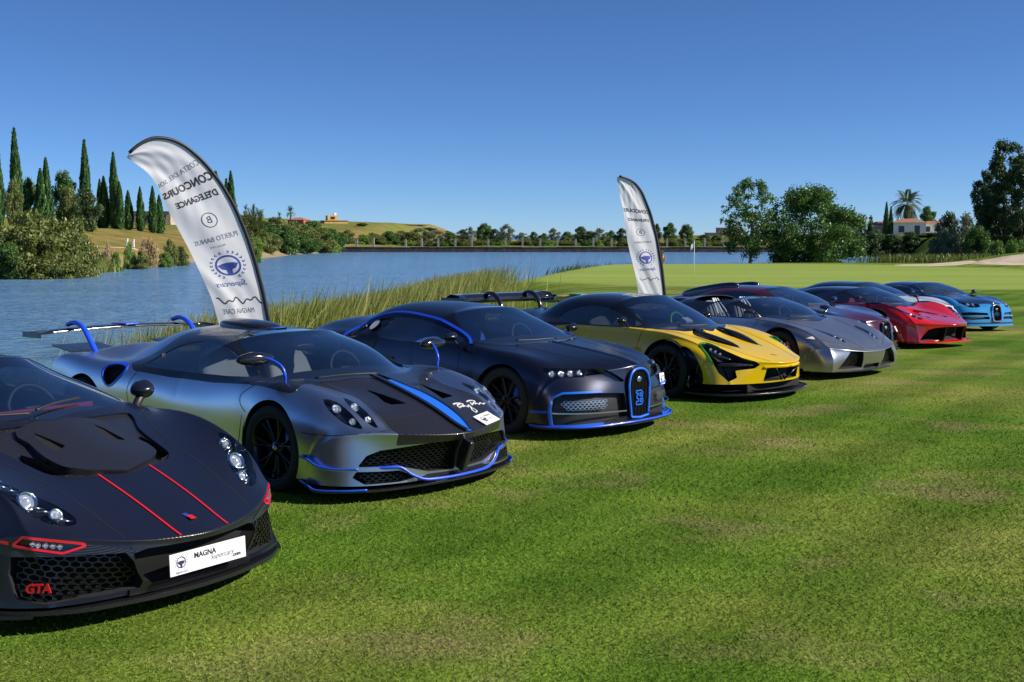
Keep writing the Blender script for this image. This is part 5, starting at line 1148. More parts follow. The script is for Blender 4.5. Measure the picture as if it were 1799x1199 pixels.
# short turf blades on the near lawn
def blades():
    N = 560000; u = rng.random(N); y = 3.4 * (26.0 / 3.4) ** (u ** 1.1); x = (rng.random(N) * 2 - 1) * (.53 * y + 2.2)
    f = 1 - .93 * sstep(7, 23, y); k = 1 + (y - 4) * .10; h = (.005 + .012 * rng.random(N) ** 1.5) * k * f; w = (.0009 + .0012 * rng.random(N)) * k
    a = rng.random(N) * 2 * np.pi; lean = (.45 + .9 * rng.random(N)) * h; la = rng.random(N) * 2 * np.pi
    z = lawn_z(y) - .002
    px, py = np.cos(a) * w, np.sin(a) * w; tx, ty = np.cos(la) * lean, np.sin(la) * lean
    V = np.empty((N, 4, 3)); V[:, 0] = np.stack([x - px, y - py, z], 1); V[:, 1] = np.stack([x + px, y + py, z], 1)
    V[:, 2] = np.stack([x + px * .7 + tx * .45, y + py * .7 + ty * .45, z + h * .7], 1); V[:, 3] = np.stack([x + tx, y + ty, z + h], 1)
    me = bpy.data.meshes.new('turf_blades'); me.vertices.add(N * 4); me.vertices.foreach_set('co', V.ravel())
    me.loops.add(N * 4); me.loops.foreach_set('vertex_index', np.arange(N * 4)); me.polygons.add(N); me.polygons.foreach_set('loop_start', np.arange(0, N * 4, 4)); me.polygons.foreach_set('loop_total', np.full(N, 4)); me.update()
    t = me.attributes.new('tint', 'FLOAT', 'POINT'); t.data.foreach_set('value', np.repeat(rng.random(N), 4).astype(np.float32)); me.materials.append(blade_m)
    tag(link(bpy.data.objects.new('turf_blades', me)), 'short mown grass blades of the near lawn', 'grass', kind='stuff')
blades()

# ------------------------------------------------------------------ plants
def leaf_mat(name, c1, c2, c3, trans=.3, scale=1.6):
    m = bpy.data.materials.new(name); m.use_nodes = True; n = m.node_tree.nodes; l = m.node_tree.links
    for x in list(n): n.remove(x)
    o = n.new('ShaderNodeOutputMaterial'); df = n.new('ShaderNodeBsdfDiffuse'); tr = n.new('ShaderNodeBsdfTranslucent'); gl = n.new('ShaderNodeBsdfGlossy'); gl.inputs['Roughness'].default_value = .45
    mx = n.new('ShaderNodeMixShader'); mx.inputs[0].default_value = trans; m2 = n.new('ShaderNodeMixShader'); m2.inputs[0].default_value = .04
    at = n.new('ShaderNodeAttribute'); at.attribute_name = 'tint'; cr = n.new('ShaderNodeValToRGB'); el = cr.color_ramp.elements
    el[0].color = (*c1, 1); el[1].color = (*c3, 1); e = el.new(.5); e.color = (*c2, 1)
    l.new(at.outputs['Fac'], cr.inputs['Fac']); l.new(cr.outputs['Color'], df.inputs['Color']); l.new(cr.outputs['Color'], tr.inputs['Color']); l.new(df.outputs[0], mx.inputs[1]); l.new(tr.outputs[0], mx.inputs[2])
    l.new(mx.outputs[0], m2.inputs[1]); l.new(gl.outputs[0], m2.inputs[2]); l.new(m2.outputs[0], o.inputs[0]); M[name] = m
leaf_mat('leaf_cypress', (0.025, 0.067, 0.018), (0.045, 0.116, 0.028), (0.096, 0.201, 0.049), .2)
leaf_mat('leaf_olive', (.065, .105, .018), (.135, .175, .036), (.24, .265, .07), .3)
leaf_mat('leaf_green', (0.038, 0.096, 0.018), (0.079, 0.166, 0.032), (0.149, 0.254, 0.052), .3)
leaf_mat('leaf_dark', (.020, .050, .014), (.050, .095, .026), (.105, .155, .045), .25)
leaf_mat('leaf_grey', (0.088, 0.114, 0.061), (0.149, 0.184, 0.096), (0.245, 0.271, 0.149), .3)
leaf_mat('leaf_palm', (0.052, 0.088, 0.025), (0.105, 0.149, 0.038), (0.210, 0.228, 0.070), .2)
leaf_mat('leaf_reed', (.13, .19, .035), (.27, .30, .065), (.46, .42, .13), .35)
leaf_mat('leaf_fresh', (0.088, 0.175, 0.025), (0.158, 0.280, 0.038), (0.245, 0.367, 0.061), .3)
leaf_mat('leaf_dry', (0.280, 0.193, 0.088), (0.420, 0.315, 0.149), (0.578, 0.455, 0.245), .25)
mat('bark', (.085, .062, .042), .9); mat('bark_pale', (.24, .19, .14), .85); noise_col(M['bark'], 6, (.05, .037, .026), (.13, .10, .07)); noise_col(M['bark_pale'], 6, (.15, .12, .09), (.33, .27, .20))
def quads_mesh(name, V, tint, m):
    N = len(V); me = bpy.data.meshes.new(name); me.vertices.add(N * 4); me.vertices.foreach_set('co', V.reshape(-1).astype(np.float32))
    me.loops.add(N * 4); me.loops.foreach_set('vertex_index', np.arange(N * 4)); me.polygons.add(N); me.polygons.foreach_set('loop_start', np.arange(0, N * 4, 4)); me.polygons.foreach_set('loop_total', np.full(N, 4)); me.update()
    t = me.attributes.new('tint', 'FLOAT', 'POINT'); t.data.foreach_set('value', np.repeat(tint, 4).astype(np.float32)); me.materials.append(M[m]); return me
def leaf_quads(C, A, B):
    """diamond leaves: centre, half length vector, half width vector"""
    return np.stack([C - A, C + B * 1.0 - A * .1, C + A, C - B * 1.0 - A * .1], 1)
def rand_dirs(n): v = rng.normal(size=(n, 3)); return v / np.linalg.norm(v, axis=1)[:, None]
def crown_mesh(name, lobes, n, leaf, m, flat=.0, shell=.55, up=0.0):
    """leaves spread through overlapping uneven lobes (centre, radii)"""
    L = np.array([[*c, *r] for c, r in lobes], float); vol = (L[:, 3] * L[:, 4] + L[:, 3] * L[:, 5] + L[:, 4] * L[:, 5]); pick = rng.choice(len(L), n, p=vol / vol.sum())
    D = rand_dirs(n); rr = (shell + (1 - shell) * rng.random(n)) ** 1.0; lump = 1 + .16 * np.sin(D[:, 0] * 7 + pick) * np.cos(D[:, 1] * 6 + pick * 2) + .10 * np.sin(D[:, 2] * 11 + pick)
    C = L[pick, :3] + D * L[pick, 3:] * (rr * lump)[:, None] + rng.normal(size=(n, 3)) * leaf * .6
    A = rand_dirs(n); A[:, 2] += up; A /= np.linalg.norm(A, axis=1)[:, None]; nn = D * .6 + rand_dirs(n) * .8 + np.array([0, 0, .4]); B = np.cross(A, nn); B /= np.maximum(np.linalg.norm(B, axis=1), 1e-6)[:, None]
    s = leaf * (.55 + .9 * rng.random(n)); V = leaf_quads(C, A * s[:, None], B * (s * .5)[:, None])
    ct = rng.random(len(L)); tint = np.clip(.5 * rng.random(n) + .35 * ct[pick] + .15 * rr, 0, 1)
    return quads_mesh(name, V, tint, m)
def lobes_round(R, H, n, seed, z0=.35, sub=.45):
    r = np.random.default_rng(seed); out = []
    for i in range(n):
        a = r.random() * 2 * math.pi; t = r.random(); q = R * (.25 + .6 * r.random()) * math.sin(math.pi * (.15 + .75 * t)); s = R * sub * (.7 + .6 * r.random())
        out.append(((q * math.cos(a), q * math.sin(a), H * (z0 + (1 - z0) * t) - s * .5), (s, s, s * .8)))
    return out
def trunk_arrays(H, r, seed, branches=5, spread=.5, z0=.35, lean=.05):
    r_ = np.random.default_rng(seed); parts = []
    P = [(0, 0, -.25)] + [(lean * H * t * r_.normal() * .5, lean * H * t * r_.normal() * .5, H * t) for t in (.15, .35, .55, .8)]
    parts.append(tube_arrays(P, [r * 1.25, r, r * .8, r * .55, r * .2], 8))
    for i in range(branches):
        a = 2 * math.pi * i / branches + r_.random(); t = z0 * (.6 + .7 * r_.random()); b = np.array([0, 0, H * t]); L = H * spread * (.6 + .5 * r_.random())
        e = b + L * np.array([math.cos(a) * .7, math.sin(a) * .7, .75]); mid_ = (b + e) / 2 + np.array([0, 0, .08 * H])
        parts.append(tube_arrays([b, mid_, e], [r * .5, r * .32, r * .1], 6))
        for k in range(2):
            a2 = a + (k - .5) * 1.6; e2 = mid_ + L * .45 * np.array([math.cos(a2) * .8, math.sin(a2) * .8, .6]); parts.append(tube_arrays([mid_, (mid_ + e2) / 2 + [0, 0, .05], e2], [r * .28, r * .18, r * .06], 5))
    return merge(parts)
TK = {}
def tree_kind(key, crown, trunk, bark='bark'):
    V, F = trunk; t = mesh_obj('trunk', V, F, bark); TK[key] = (crown, t.data); bpy.data.objects.remove(t)
def tree(name, key, x, y, s, rz, label, cat, group=None, sz=None, z=None):
    o = empty(name, (x, y, (ground(x, y) if z is None else z)), rz); o.scale = (s, s, sz or s)
    link(bpy.data.objects.new('crown', TK[key][0]), o); link(bpy.data.objects.new('trunk', TK[key][1]), o)
    tag(o, label, cat, group); return o
def cypress_mesh(name, H, R, n, m, seed):
    t = rng.random(n) ** .8; prof = np.interp(t, [0, .06, .25, .55, .85, 1], [.55, .85, 1, .78, .36, .03]); a = rng.random(n) * 2 * np.pi
    rad = R * prof * (.62 + .42 * rng.random(n)) * (1 + .16 * np.sin(a * 3 + t * 9 + seed) + .10 * np.sin(a * 7 - t * 17))
    C = np.stack([np.cos(a) * rad, np.sin(a) * rad, .15 + t * H], 1); A = np.stack([np.cos(a) * .28, np.sin(a) * .28, np.ones(n)], 1) + rng.normal(size=(n, 3)) * .22; A /= np.linalg.norm(A, axis=1)[:, None]
    nn = np.stack([np.cos(a), np.sin(a), np.zeros(n)], 1) + rng.normal(size=(n, 3)) * .4; B = np.cross(A, nn); B /= np.maximum(np.linalg.norm(B, axis=1), 1e-6)[:, None]; s = H * .032 * (.6 + .8 * rng.random(n))
    return quads_mesh(name, leaf_quads(C, A * s[:, None], B * (s * .42)[:, None]), np.clip(.75 * rng.random(n) + .25 * (np.sin(a * 4 + seed) * .5 + .5), 0, 1), m)
tree_kind('cypress_a', cypress_mesh('crown', 10, 1.05, 4200, 'leaf_cypress', 1), tube_arrays([(0, 0, -.3), (0, 0, 4), (0, 0, 9)], [.2, .15, .04], 8))
tree_kind('cypress_b', cypress_mesh('crown', 10, 1.35, 4200, 'leaf_cypress', 4), tube_arrays([(0, 0, -.3), (0, 0, 4), (0, 0, 9)], [.22, .16, .04], 8))
tree_kind('cypress_c', cypress_mesh('crown', 10, 1.2, 3400, 'leaf_cypress', 9), tube_arrays([(0, 0, -.3), (0, 0, 4), (0, 0, 9)], [.2, .15, .04], 8))
tree_kind('round', crown_mesh('crown', lobes_round(2.6, 6, 44, 3, .16, .27), 13000, .125, 'leaf_green'), trunk_arrays(5.2, .20, 2))
tree_kind('olive', crown_mesh('crown', lobes_round(2.8, 5, 44, 5, .14, .26), 13000, .115, 'leaf_olive'), trunk_arrays(4.2, .2, 6))
tree_kind('grey', crown_mesh('crown', lobes_round(2.7, 6, 46, 8, .12, .25), 11000, .11, 'leaf_grey', shell=.35), trunk_arrays(5.4, .17, 9, 6, .5, .3), 'bark_pale')
tree_kind('dark', crown_mesh('crown', lobes_round(2.7, 6, 44, 11, .10, .28), 13000, .125, 'leaf_dark'), trunk_arrays(5, .2, 12))
tree_kind('bush', crown_mesh('crown', lobes_round(2.2, 3.0, 46, 14, .06, .26), 16000, .085, 'leaf_olive', up=.4), trunk_arrays(2, .1, 15, 5, .5, .1))
tree_kind('bush_green', crown_mesh('crown', lobes_round(2.2, 3.0, 46, 17, .06, .26), 15000, .09, 'leaf_green', up=.3), trunk_arrays(2, .1, 18, 5, .5, .1))
tree_kind('bush_fresh', crown_mesh('crown', lobes_round(2.0, 2.2, 34, 21, .05, .28), 11000, .085, 'leaf_fresh', up=.4), trunk_arrays(1.5, .08, 22, 5, .5, .1))
tree_kind('bush_dry', crown_mesh('crown', lobes_round(2.2, 1.6, 30, 23, .03, .26), 9000, .09, 'leaf_dry', up=.8), trunk_arrays(1.0, .06, 24, 5, .5, .1))
tree_kind('conifer', crown_mesh('crown', [((0, 0, 1.2 + i * .75), (1.5 - i * .19, 1.5 - i * .19, .35)) for i in range(7)], 4000, .16, 'leaf_dark'), tube_arrays([(0, 0, -.2), (0, 0, 3), (0, 0, 6.2)], [.15, .1, .03], 7))
def palm_kind(key, H, n, L, seed, r=.28):
    r_ = np.random.default_rng(seed); C, A, B = [], [], []
    for i in range(n):
        a = r_.random() * 2 * math.pi; el = math.radians(-35 + 120 * r_.random() ** .8); ln = L * (.85 + .3 * r_.random())
        p = np.array([0, 0, H], float); dv = np.array([math.cos(a) * math.cos(el), math.sin(a) * math.cos(el), math.sin(el)]); side = np.array([-math.sin(a), math.cos(a), 0.0]); st = ln / 14
        for k in range(14):
            dv = dv + np.array([0, 0, -.085 - .05 * (k / 14)]); dv /= np.linalg.norm(dv); p = p + dv * st
            if k < 2: C.append(p); A.append(dv * st * .7); B.append(side * .04); continue
            w = ln * .26 * math.sin(math.pi * min(.98, (k + 1) / 15.5)) ** .7
            for sg in (-1, 1):
                d2 = side * sg * .85 + dv * .55 + np.array([0, 0, -.18]); d2 /= np.linalg.norm(d2)
                for h in (0, .5): C.append(p + dv * st * h + d2 * w * .5); A.append(d2 * w * .5); B.append(dv * .045 * L / 2.5)
    C, A, B = map(np.array, (C, A, B)); cm = quads_mesh('crown', leaf_quads(C, A, B), np.clip(r_.random(len(C)), 0, 1), 'leaf_palm')
    prof = [(0, 0, -.3)] + [(0, 0, H * t) for t in np.linspace(.05, 1, 10)]
    tree_kind(key, cm, tube_arrays(prof, [r * 1.2] + [r * (1 + .12 * (i % 2)) for i in range(10)], 9), 'bark')
palm_kind('palm', 4.6, 62, 3.0, 3, .34); palm_kind('palm_small', 4.2, 34, 1.6, 5, .16); palm_kind('palm_low', 1.0, 46, 3.0, 6, .3)
def at_px(px, y_m): return (px - 899.5) / 2100.0 * y_m
def top_h(py, Y, zb): return (CAM_H + (414 - py) / 2100.0 * Y) - zb
# cypresses of the left bank: picture column, top row, distance
ordn = lambda k: (ords + ['nineteenth', 'twentieth'] + ['twenty-' + o for o in ords[:9]] + ['thirtieth', 'thirty-first', 'thirty-second'])[k]
ords = ['first', 'second', 'third', 'fourth', 'fifth', 'sixth', 'seventh', 'eighth', 'ninth', 'tenth', 'eleventh', 'twelfth', 'thirteenth', 'fourteenth', 'fifteenth', 'sixteenth', 'seventeenth', 'eighteenth']
CY = [(2, 250, 185, 'b'), (34, 232, 190, 'a'), (77, 300, 195, 'a'), (87, 282, 196, 'a'), (155, 252, 200, 'a'), (180, 318, 205, 'a'), (187, 313, 204, 'b'), (205, 273, 203, 'a'), (214, 322, 202, 'b'), (229, 337, 206, 'b'), (250, 331, 206, 'b'), (272, 330, 207, 'b'), (283, 345, 208, 'b'), (365, 290, 212, 'a'), (383, 305, 214, 'a'), (401, 318, 214, 'a'), (409, 305, 213, 'b')]
for i, (px, py, Y, k) in enumerate(CY):
    x = at_px(px, Y); zb = ground(x, Y); h = top_h(py, Y, zb) / 10.1; w = h * (.62 if h > 1.2 else .85)
    tree('cypress_tree', 'cypress_' + ('c' if i % 3 == 2 else k), x, Y, w * (.9 + .25 * ((i * 7) % 5) / 4), i * 1.7, f'dark slim cypress on the left bank, {ords[i]} cypress from the left edge', 'tree', 'cypresses on the left bank', h)
def put(name, key, px, py, Y, wpx, label, cat, group, kh, kw):
    x = at_px(px, Y); zb = ground(x, Y); h = max(top_h(py, Y, zb), .4) / kh; w = wpx / 2100.0 * Y / kw
    return tree(name, key, x, Y, w, px * .37, label, cat, group, h)
KH = {'round': (6.2, 5.6), 'olive': (5.2, 6.0), 'grey': (6.2, 5.6), 'dark': (6.2, 5.6), 'bush': (3.1, 4.8), 'bush_green': (3.1, 4.8), 'bush_fresh': (2.4, 4.4), 'bush_dry': (1.8, 4.8), 'conifer': (6.3, 3.0), 'palm': (7.0, 5.4), 'palm_small': (5.6, 3.0), 'palm_low': (3.4, 5.6)}
def P_(name, key, px, py, Y, wpx, label, cat='tree', group=None): return put(name, key, px, py, Y, wpx, label, cat, group, *KH[key])
P_('round_tree', 'round', 55, 310, 197, 46, 'yellow-green round tree right of the second tall cypress')
P_('round_tree', 'round', 118, 298, 199, 58, 'bright round tree between the cypresses at the far left')
P_('olive_tree', 'olive', 28, 318, 180, 40, 'greyish olive tree between the two leftmost cypresses')
P_('olive_tree', 'olive', 125, 330, 190, 44, 'brownish olive tree left of the dark broadleaf tree on the left bank')
P_('broadleaf_tree', 'dark', 152, 330, 184, 60, 'dark broadleaf tree under the tall cypress on the left bank')
for i, (px, py, Y, w, k, lb) in enumerate([(62, 370, 102, 185, 'bush', 'large olive-coloured waterside bush at the left edge of the photo'), (125, 382, 104, 120, 'bush', 'olive-coloured waterside bush right of the largest one on the left shore'), (14, 425, 99, 100, 'bush_green', 'bright green bush at the water on the left edge'), (95, 436, 100, 120, 'bush', 'low olive bush on the left shoreline below the larger ones')]):
    P_('waterside_bush', k, px, py, Y, w, lb, 'bush', 'bushes on the left shore')
SL = [(190, 426, 122, 36), (228, 424, 128, 30), (262, 416, 138, 44), (300, 420, 140, 34), (205, 440, 120, 30), (250, 440, 128, 34), (292, 440, 136, 34), (440, 416, 165, 34), (452, 432, 160, 30), (320, 432, 142, 30)]
for i, (px, py, Y, w) in enumerate(SL):
    P_('bank_shrub', ['bush_dry', 'bush_fresh', 'bush_dry', 'bush'][i % 4] if i < 4 else ['bush_fresh', 'bush'][i % 2], px, py, Y, w, f'low shrub on the left bank slope, {ords[i]} from the left of the loose row' if 0 else ('dry brown shrub' if i in (0, 2) else 'low green shrub') + f' on the left bank slope, {ords[i]} of the slope shrubs', 'shrub', ('dry' if i in (0, 2) else 'green') + ' shrubs on the left bank slope')
for i, (px, py, Y, w, k) in enumerate([(430, 376, 205, 70, 'bush'), (452, 380, 205, 80, 'palm_low'), (470, 389, 215, 70, 'bush_green'), (488, 382, 230, 83, 'bush'), (505, 396, 220, 70, 'bush_green'), (520, 389, 240, 89, 'bush'), (548, 388, 250, 80, 'bush_green'), (560, 400, 245, 73, 'bush'), (580, 402, 255, 73, 'bush_green'), (470, 409, 205, 64, 'bush'), (530, 412, 235, 80, 'bush_green'), (575, 416, 250, 64, 'bush_fresh'), (445, 416, 195, 57, 'bush_fresh')]):
    P_('headland_bush', k, px, py, Y, w, 'spiky low palm clump among the headland bushes right of the big flag' if k == 'palm_low' else f'rounded bush of the headland mass, {ordn(i)} from the big flag', 'bush', None if k == 'palm_low' else 'bushes covering the headland')
for i, (px, py, Y, w) in enumerate([(434, 361, 300, 13), (448, 361, 300, 13), (461, 370, 300, 14), (493, 374, 300, 12), (512, 364, 300, 20), (554, 388, 330, 9)]):
    P_('palm_tree', 'palm_small', px, py, Y, w, f'small distant palm over the headland, {ords[i]} from the big flag', 'palm', 'distant palms over the headland')
P_('round_tree', 'round', 637, 392, 330, 26, 'dark round tree right of the yellow house')
for i, (px, py, Y, w, k) in enumerate([(612, 404, 268, 34, 'bush'), (600, 408, 266, 30, 'bush_green'), (655, 409, 272, 46, 'bush'), (683, 406, 276, 44, 'bush_green'), (640, 411, 270, 40, 'bush_fresh')]):
    P_('far_bush', k, px, py, Y, w, f'far bush behind the pillared wall, {ords[i]} right of the headland', 'bush', 'far bushes behind the wall')
FT = [(722, 408, 'olive', 50), (790, 408, 'round', 34), (870, 402, 'dark', 30), (955, 409, 'round', 26), (995, 407, 'olive', 30), (1036, 405, 'round', 28), (738, 400, 'grey', 62), (705, 405, 'grey', 40), (765, 404, 'grey', 46), (812, 403, 'dark', 30), (825, 398, 'grey', 28), (851, 391, 'round', 36), (890, 393, 'grey', 38), (918, 408, 'grey', 34), (938, 407, 'dark', 22), (973, 400, 'grey', 28), (1018, 398, 'dark', 40), (1053, 400, 'grey', 36), (1073, 404, 'round', 24), (1093, 401, 'dark', 30), (1110, 404, 'olive', 24), (1152, 393, 'dark', 20), (1176, 390, 'round', 34), (1205, 393, 'round', 32), (1235, 412, 'dark', 34), (1258, 412, 'round', 26)]
for i, (px, py, k, w) in enumerate(FT):
    P_('shoreline_tree', k, px, py, 285 + (i * 37 % 24), w, f'tree behind the pillared wall, {ordn(i)} of the far row', 'tree', 'trees behind the pillared wall')
for i, px in enumerate(range(668, 1290, 21)):
    P_('wall_shrub', ['bush', 'bush_green', 'bush_fresh', 'bush'][i % 4], px + (i * 13 % 9), 419 + (i * 7 % 6), 272 + (i * 5 % 8), 34, f'low shrub right behind the lake wall, {ordn(i)} from the left', 'shrub', 'low shrubs behind the pillared wall')
for i, (px, py) in enumerate([(632, 404), (655, 407), (690, 406), (715, 403), (735, 404), (752, 402), (768, 405), (784, 408)]):
    P_('hill_shrub', ['bush', 'bush_green', 'bush_dry', 'bush'][i % 4], px, py - 2, 470 + (i * 17 % 40), 40, f'far shrub on the low hill behind the lake wall, {ords[i]} from the left', 'shrub', 'shrubs on the far hill')
# trees at the right of the lake
tree_kind('loquat', crown_mesh('crown', lobes_round(3.1, 6.9, 150, 31, .34, .10) + lobes_round(2.6, 4.6, 34, 32, .34, .20), 11500, .085, 'leaf_green', shell=.2), trunk_arrays(6.2, .15, 33, 9, .40, .30), 'bark_pale')
tree_kind('loquat_dense', crown_mesh('crown', lobes_round(3.6, 6.2, 190, 35, .04, .17), 34000, .085, 'leaf_green', shell=.3), trunk_arrays(5.2, .16, 36, 7, .5, .2))
P_('leafy_tree', 'loquat', 1313, 326, 103.5, 96, 'open leafy tree with pale trunk standing at the back of the green') if 0 else None
KH['loquat'] = (6.7, 5.4); KH['loquat_dense'] = (6.1, 6.6)
P_('leafy_tree', 'loquat', 1318, 318, 103.5, 128, 'sparse leafy tree with pale twin trunk at the back of the green')
P_('leafy_tree', 'loquat_dense', 1422, 328, 105, 195, 'dense bushy tree right of the sparse tree behind the green')
for i, (px, py, Y, w, k, lb) in enumerate([(1490, 370, 250, 40, 'dark', 'dark round tree beyond the dense tree at the right'), (1512, 382, 250, 32, 'dark', 'narrow dark tree left of the small conifer'), (1527, 377, 250, 22, 'conifer', 'small layered conifer left of the villa cypresses'), (1626, 361, 310, 40, 'round', 'round green tree behind the villa roof'), (1475, 395, 180, 30, 'round', 'green tree at the right side of the dense tree'), (1500, 400, 200, 40, 'dark', 'dark tree above the shaded far bank on the right'), (1540, 402, 225, 36, 'round', 'green tree below the villa cypresses'), (1660, 372, 130, 60, 'dark', 'dark tree right of the villa'), (1690, 372, 122, 70, 'grey', 'silvery green bush-like tree in front of the dark grove'), (1655, 398, 114, 60, 'grey', 'silvery green shrub tree left of the bunker'), (1715, 395, 112, 60, 'round', 'green shrub tree behind the bunker')]):
    P_('broadleaf_tree' if k != 'conifer' else 'conifer_tree', k, px, py, Y, w, lb)
for i, (px, py, h) in enumerate([(1554, 357, 0), (1562, 364, 1)]):
    x = at_px(px, 290); zb = 1.9; k = top_h(py, 290, zb) / 10.1; tree('cypress_tree', 'cypress_a', x, 290, k * .8, i, ['taller', 'shorter'][i] + ' dark cypress beside the white villa', 'tree', 'cypresses beside the villa', k, zb)
P_('palm_tree', 'palm', 1590, 333, 296, 52, 'big date palm rising behind the white villa', 'palm')
tree_kind('grove', crown_mesh('crown', lobes_round(4.4, 11.5, 95, 41, .05, .15), 24000, .13, 'leaf_dark', shell=.35), trunk_arrays(9.5, .35, 42, 7, .45, .3))
KH['grove'] = (11.6, 9.0)
for i, (px, py, Y, w, lb) in enumerate([(1760, 248, 118, 130, 'tallest dark tree of the grove at the right edge'), (1795, 270, 114, 110, 'dark tree of the right grove cut by the photo edge'), (1728, 300, 126, 90, 'left dark tree of the grove at the right edge'), (1745, 345, 116, 100, 'lower dark tree under the grove at the right edge')]):
    P_('grove_tree', 'grove', px, py, Y, w, lb, 'tree', 'dark grove at the right edge')
for i, px in enumerate([1795, 1775, 1750]): P_('grove_shrub', 'bush_fresh', px, 420, 104, 40, f'bright green shrub under the right grove, {ords[i]} from the right edge', 'shrub', 'shrubs under the right grove')
for i, px in enumerate([1505, 1535, 1565, 1597, 1628, 1655]): P_('hedge_bush', 'dark', px, 407 + (i % 3) * 2, 205, 56, f'dark hedge bush on the shaded bank below the villa, {ords[i]} from the left', 'bush', 'dark hedge below the villa')

def reed_obj(name, XY, hmin, hmax, label, m='leaf_reed', w=.012, lean=.25, z=None):
    n = len(XY); zb = terrain_z(XY[:, 0], XY[:, 1]) if z is None else np.full(n, z); zb = np.maximum(zb, WATER - .3)
    h = hmin + (hmax - hmin) * rng.random(n); a = rng.random(n) * 2 * np.pi; dx = rng.normal(size=n) * lean + .16; dy = rng.normal(size=n) * lean
    V = []; base = np.stack([XY[:, 0], XY[:, 1], zb], 1); sd = np.stack([np.cos(a), np.sin(a), np.zeros(n)], 1) * (w * (.6 + .8 * rng.random(n)))[:, None]
    m1 = base + np.stack([dx * h * .25, dy * h * .25, h * .6], 1); tp = base + np.stack([dx * h, dy * h, h], 1)
    Q = np.concatenate([np.stack([base - sd, base + sd, m1 + sd, m1 - sd], 1), np.stack([m1 - sd, m1 + sd, tp + sd * .15, tp - sd * .15], 1)]); t = rng.random(n)
    tag(link(bpy.data.objects.new(name, quads_mesh(name, Q, np.concatenate([t, t]), m))), label, 'reeds', kind='stuff')
def along(pts, n, wid):
    P = smooth_poly(pts, False, 8); s = rng.random(n) * (len(P) - 1); i = s.astype(int); f = (s - i)[:, None]; q = P[i] * (1 - f) + P[np.minimum(i + 1, len(P) - 1)] * f
    return q + rng.normal(size=(n, 2)) * wid
reed_obj('reed_bed', along([(-6.4, 24), (-5.6, 28), (-4.4, 33), (-3.6, 38), (-2.9, 43), (-2.6, 48), (-3.0, 53)], 62000, 1.0), 1.2, 2.05, 'tall yellow-green reed bed on the near shore behind the silver and graphite cars', w=.0105, lean=.11)
reed_obj('shore_grass', along([(-16, 17.6), (-11, 19.0), (-8.5, 21), (-7, 23.5)], 5000, .6), .45, 1.1, 'loose green waterside grass behind the silver car', 'leaf_fresh', .008, .3)
reed_obj('far_reeds', along([(4, 97), (9, 102), (14, 104.3), (22, 105.5), (30, 107), (38, 110)], 5200, .8), .5, 1.5, 'dark reeds along the water behind the green', 'leaf_green', .03)
reed_obj('tall_grass', along([(31, 101), (36, 101), (41, 103), (45, 106)], 3000, 1.0), .35, .85, 'tall dry grass behind the green on the right', 'leaf_olive', .03)
reed_obj('left_reeds', along([(-44, 99), (-42, 104), (-41, 112), (-40.5, 118)], 2500, .7), .8, 1.9, 'dry reeds under the bushes on the left shore', 'leaf_reed', .035)

# ------------------------------------------------------------------ walls, pillars, houses, golf things
mat('stone_dark', (.075, .065, .058), .9); noise_col(M['stone_dark'], 1.2, (.05, .042, .038), (.12, .10, .085)); mat('stone_pale', (.42, .35, .26), .85); noise_col(M['stone_pale'], 2.0, (.32, .26, .19), (.50, .43, .33))
mat('wall_white', (.8, .8, .8), .8); noise_col(M['wall_white'], .8, (.76, .76, .76), (.84, .84, .84)); mat('wall_yellow', (.62, .42, .12), .8); noise_col(M['wall_yellow'], .8, (.55, .36, .10), (.66, .46, .15)); mat('wall_red', (.45, .10, .07), .8); mat('roof_tile', (.33, .15, .085), .85); noise_col(M['roof_tile'], 2.5, (.24, .10, .06), (.42, .21, .12)); mat('window_dark', (.03, .035, .045), .15); mat('sand', (.50, .40, .29), .95); noise_col(M['sand'], .7, (.40, .31, .22), (.58, .48, .36)); add_bump(M['sand'], 3, .5, .05)
mat('bronze', (.36, .19, .07), .5, .3); mat('flag_white', (.78, .78, .80), .8); mat('terracotta', (.40, .2, .1), .8)
WY = 260.0
wl_ = empty('retaining_wall', (0, WY, 0)); tag(wl_, 'long dark stone retaining wall along the far side of the lake', 'wall')
for i in range(29):
    x0 = -38 + i * 4.0; V, F = box_arrays((x0 + 2, 0, -1.35), (3.99, .5, 1.35 + .05 * math.sin(i * 2.1)), None, .03); mesh_obj('wall_block', V, F, 'stone_dark', wl_, smooth=False)
    V, F = box_arrays((x0 + 2, 0, -.62), (3.99, .62, .10)); mesh_obj('coping', V, F, 'stone_pale' if i % 7 == 3 else 'stone_dark', wl_, smooth=False)
for i, px in enumerate([601, 628, 657, 713, 741, 770, 800, 829, 858, 888, 918, 949, 979, 1011, 1042, 1074, 1105, 1171, 1203, 1237, 1270]):
    p = empty('stone_pillar', (at_px(px, WY), WY, -.57)); tag(p, f'pale stone pillar on the lake wall, {(ords + ["nineteenth", "twentieth", "twenty-first"])[i]} from the left', 'pillar', 'pillars on the lake wall')
    h = 1.75 + .12 * math.sin(i * 3.7); box('shaft', (0, 0, h / 2), (.40, .42, h), 'stone_pale', p, None, .02); box('cap', (0, 0, h + .05), (.48, .5, .10), 'stone_pale', p); box('base', (0, 0, .06), (.46, .48, .12), 'stone_pale', p)
for i, (px, Y) in enumerate([(62, 178), (103, 182), (116, 180), (225, 166), (236, 166), (253, 165)]):
    x = at_px(px, Y); p = tag(empty('fairway_post', (x, Y, ground(x, Y))), f'small white post on the left fairway, {ords[i]} from the left', 'post', 'white fairway posts'); box('shaft', (0, 0, .5), (.26, .26, 1.1), 'wall_white', p, None, .02); box('cap', (0, 0, 1.08), (.32, .32, .08), 'wall_white', p)
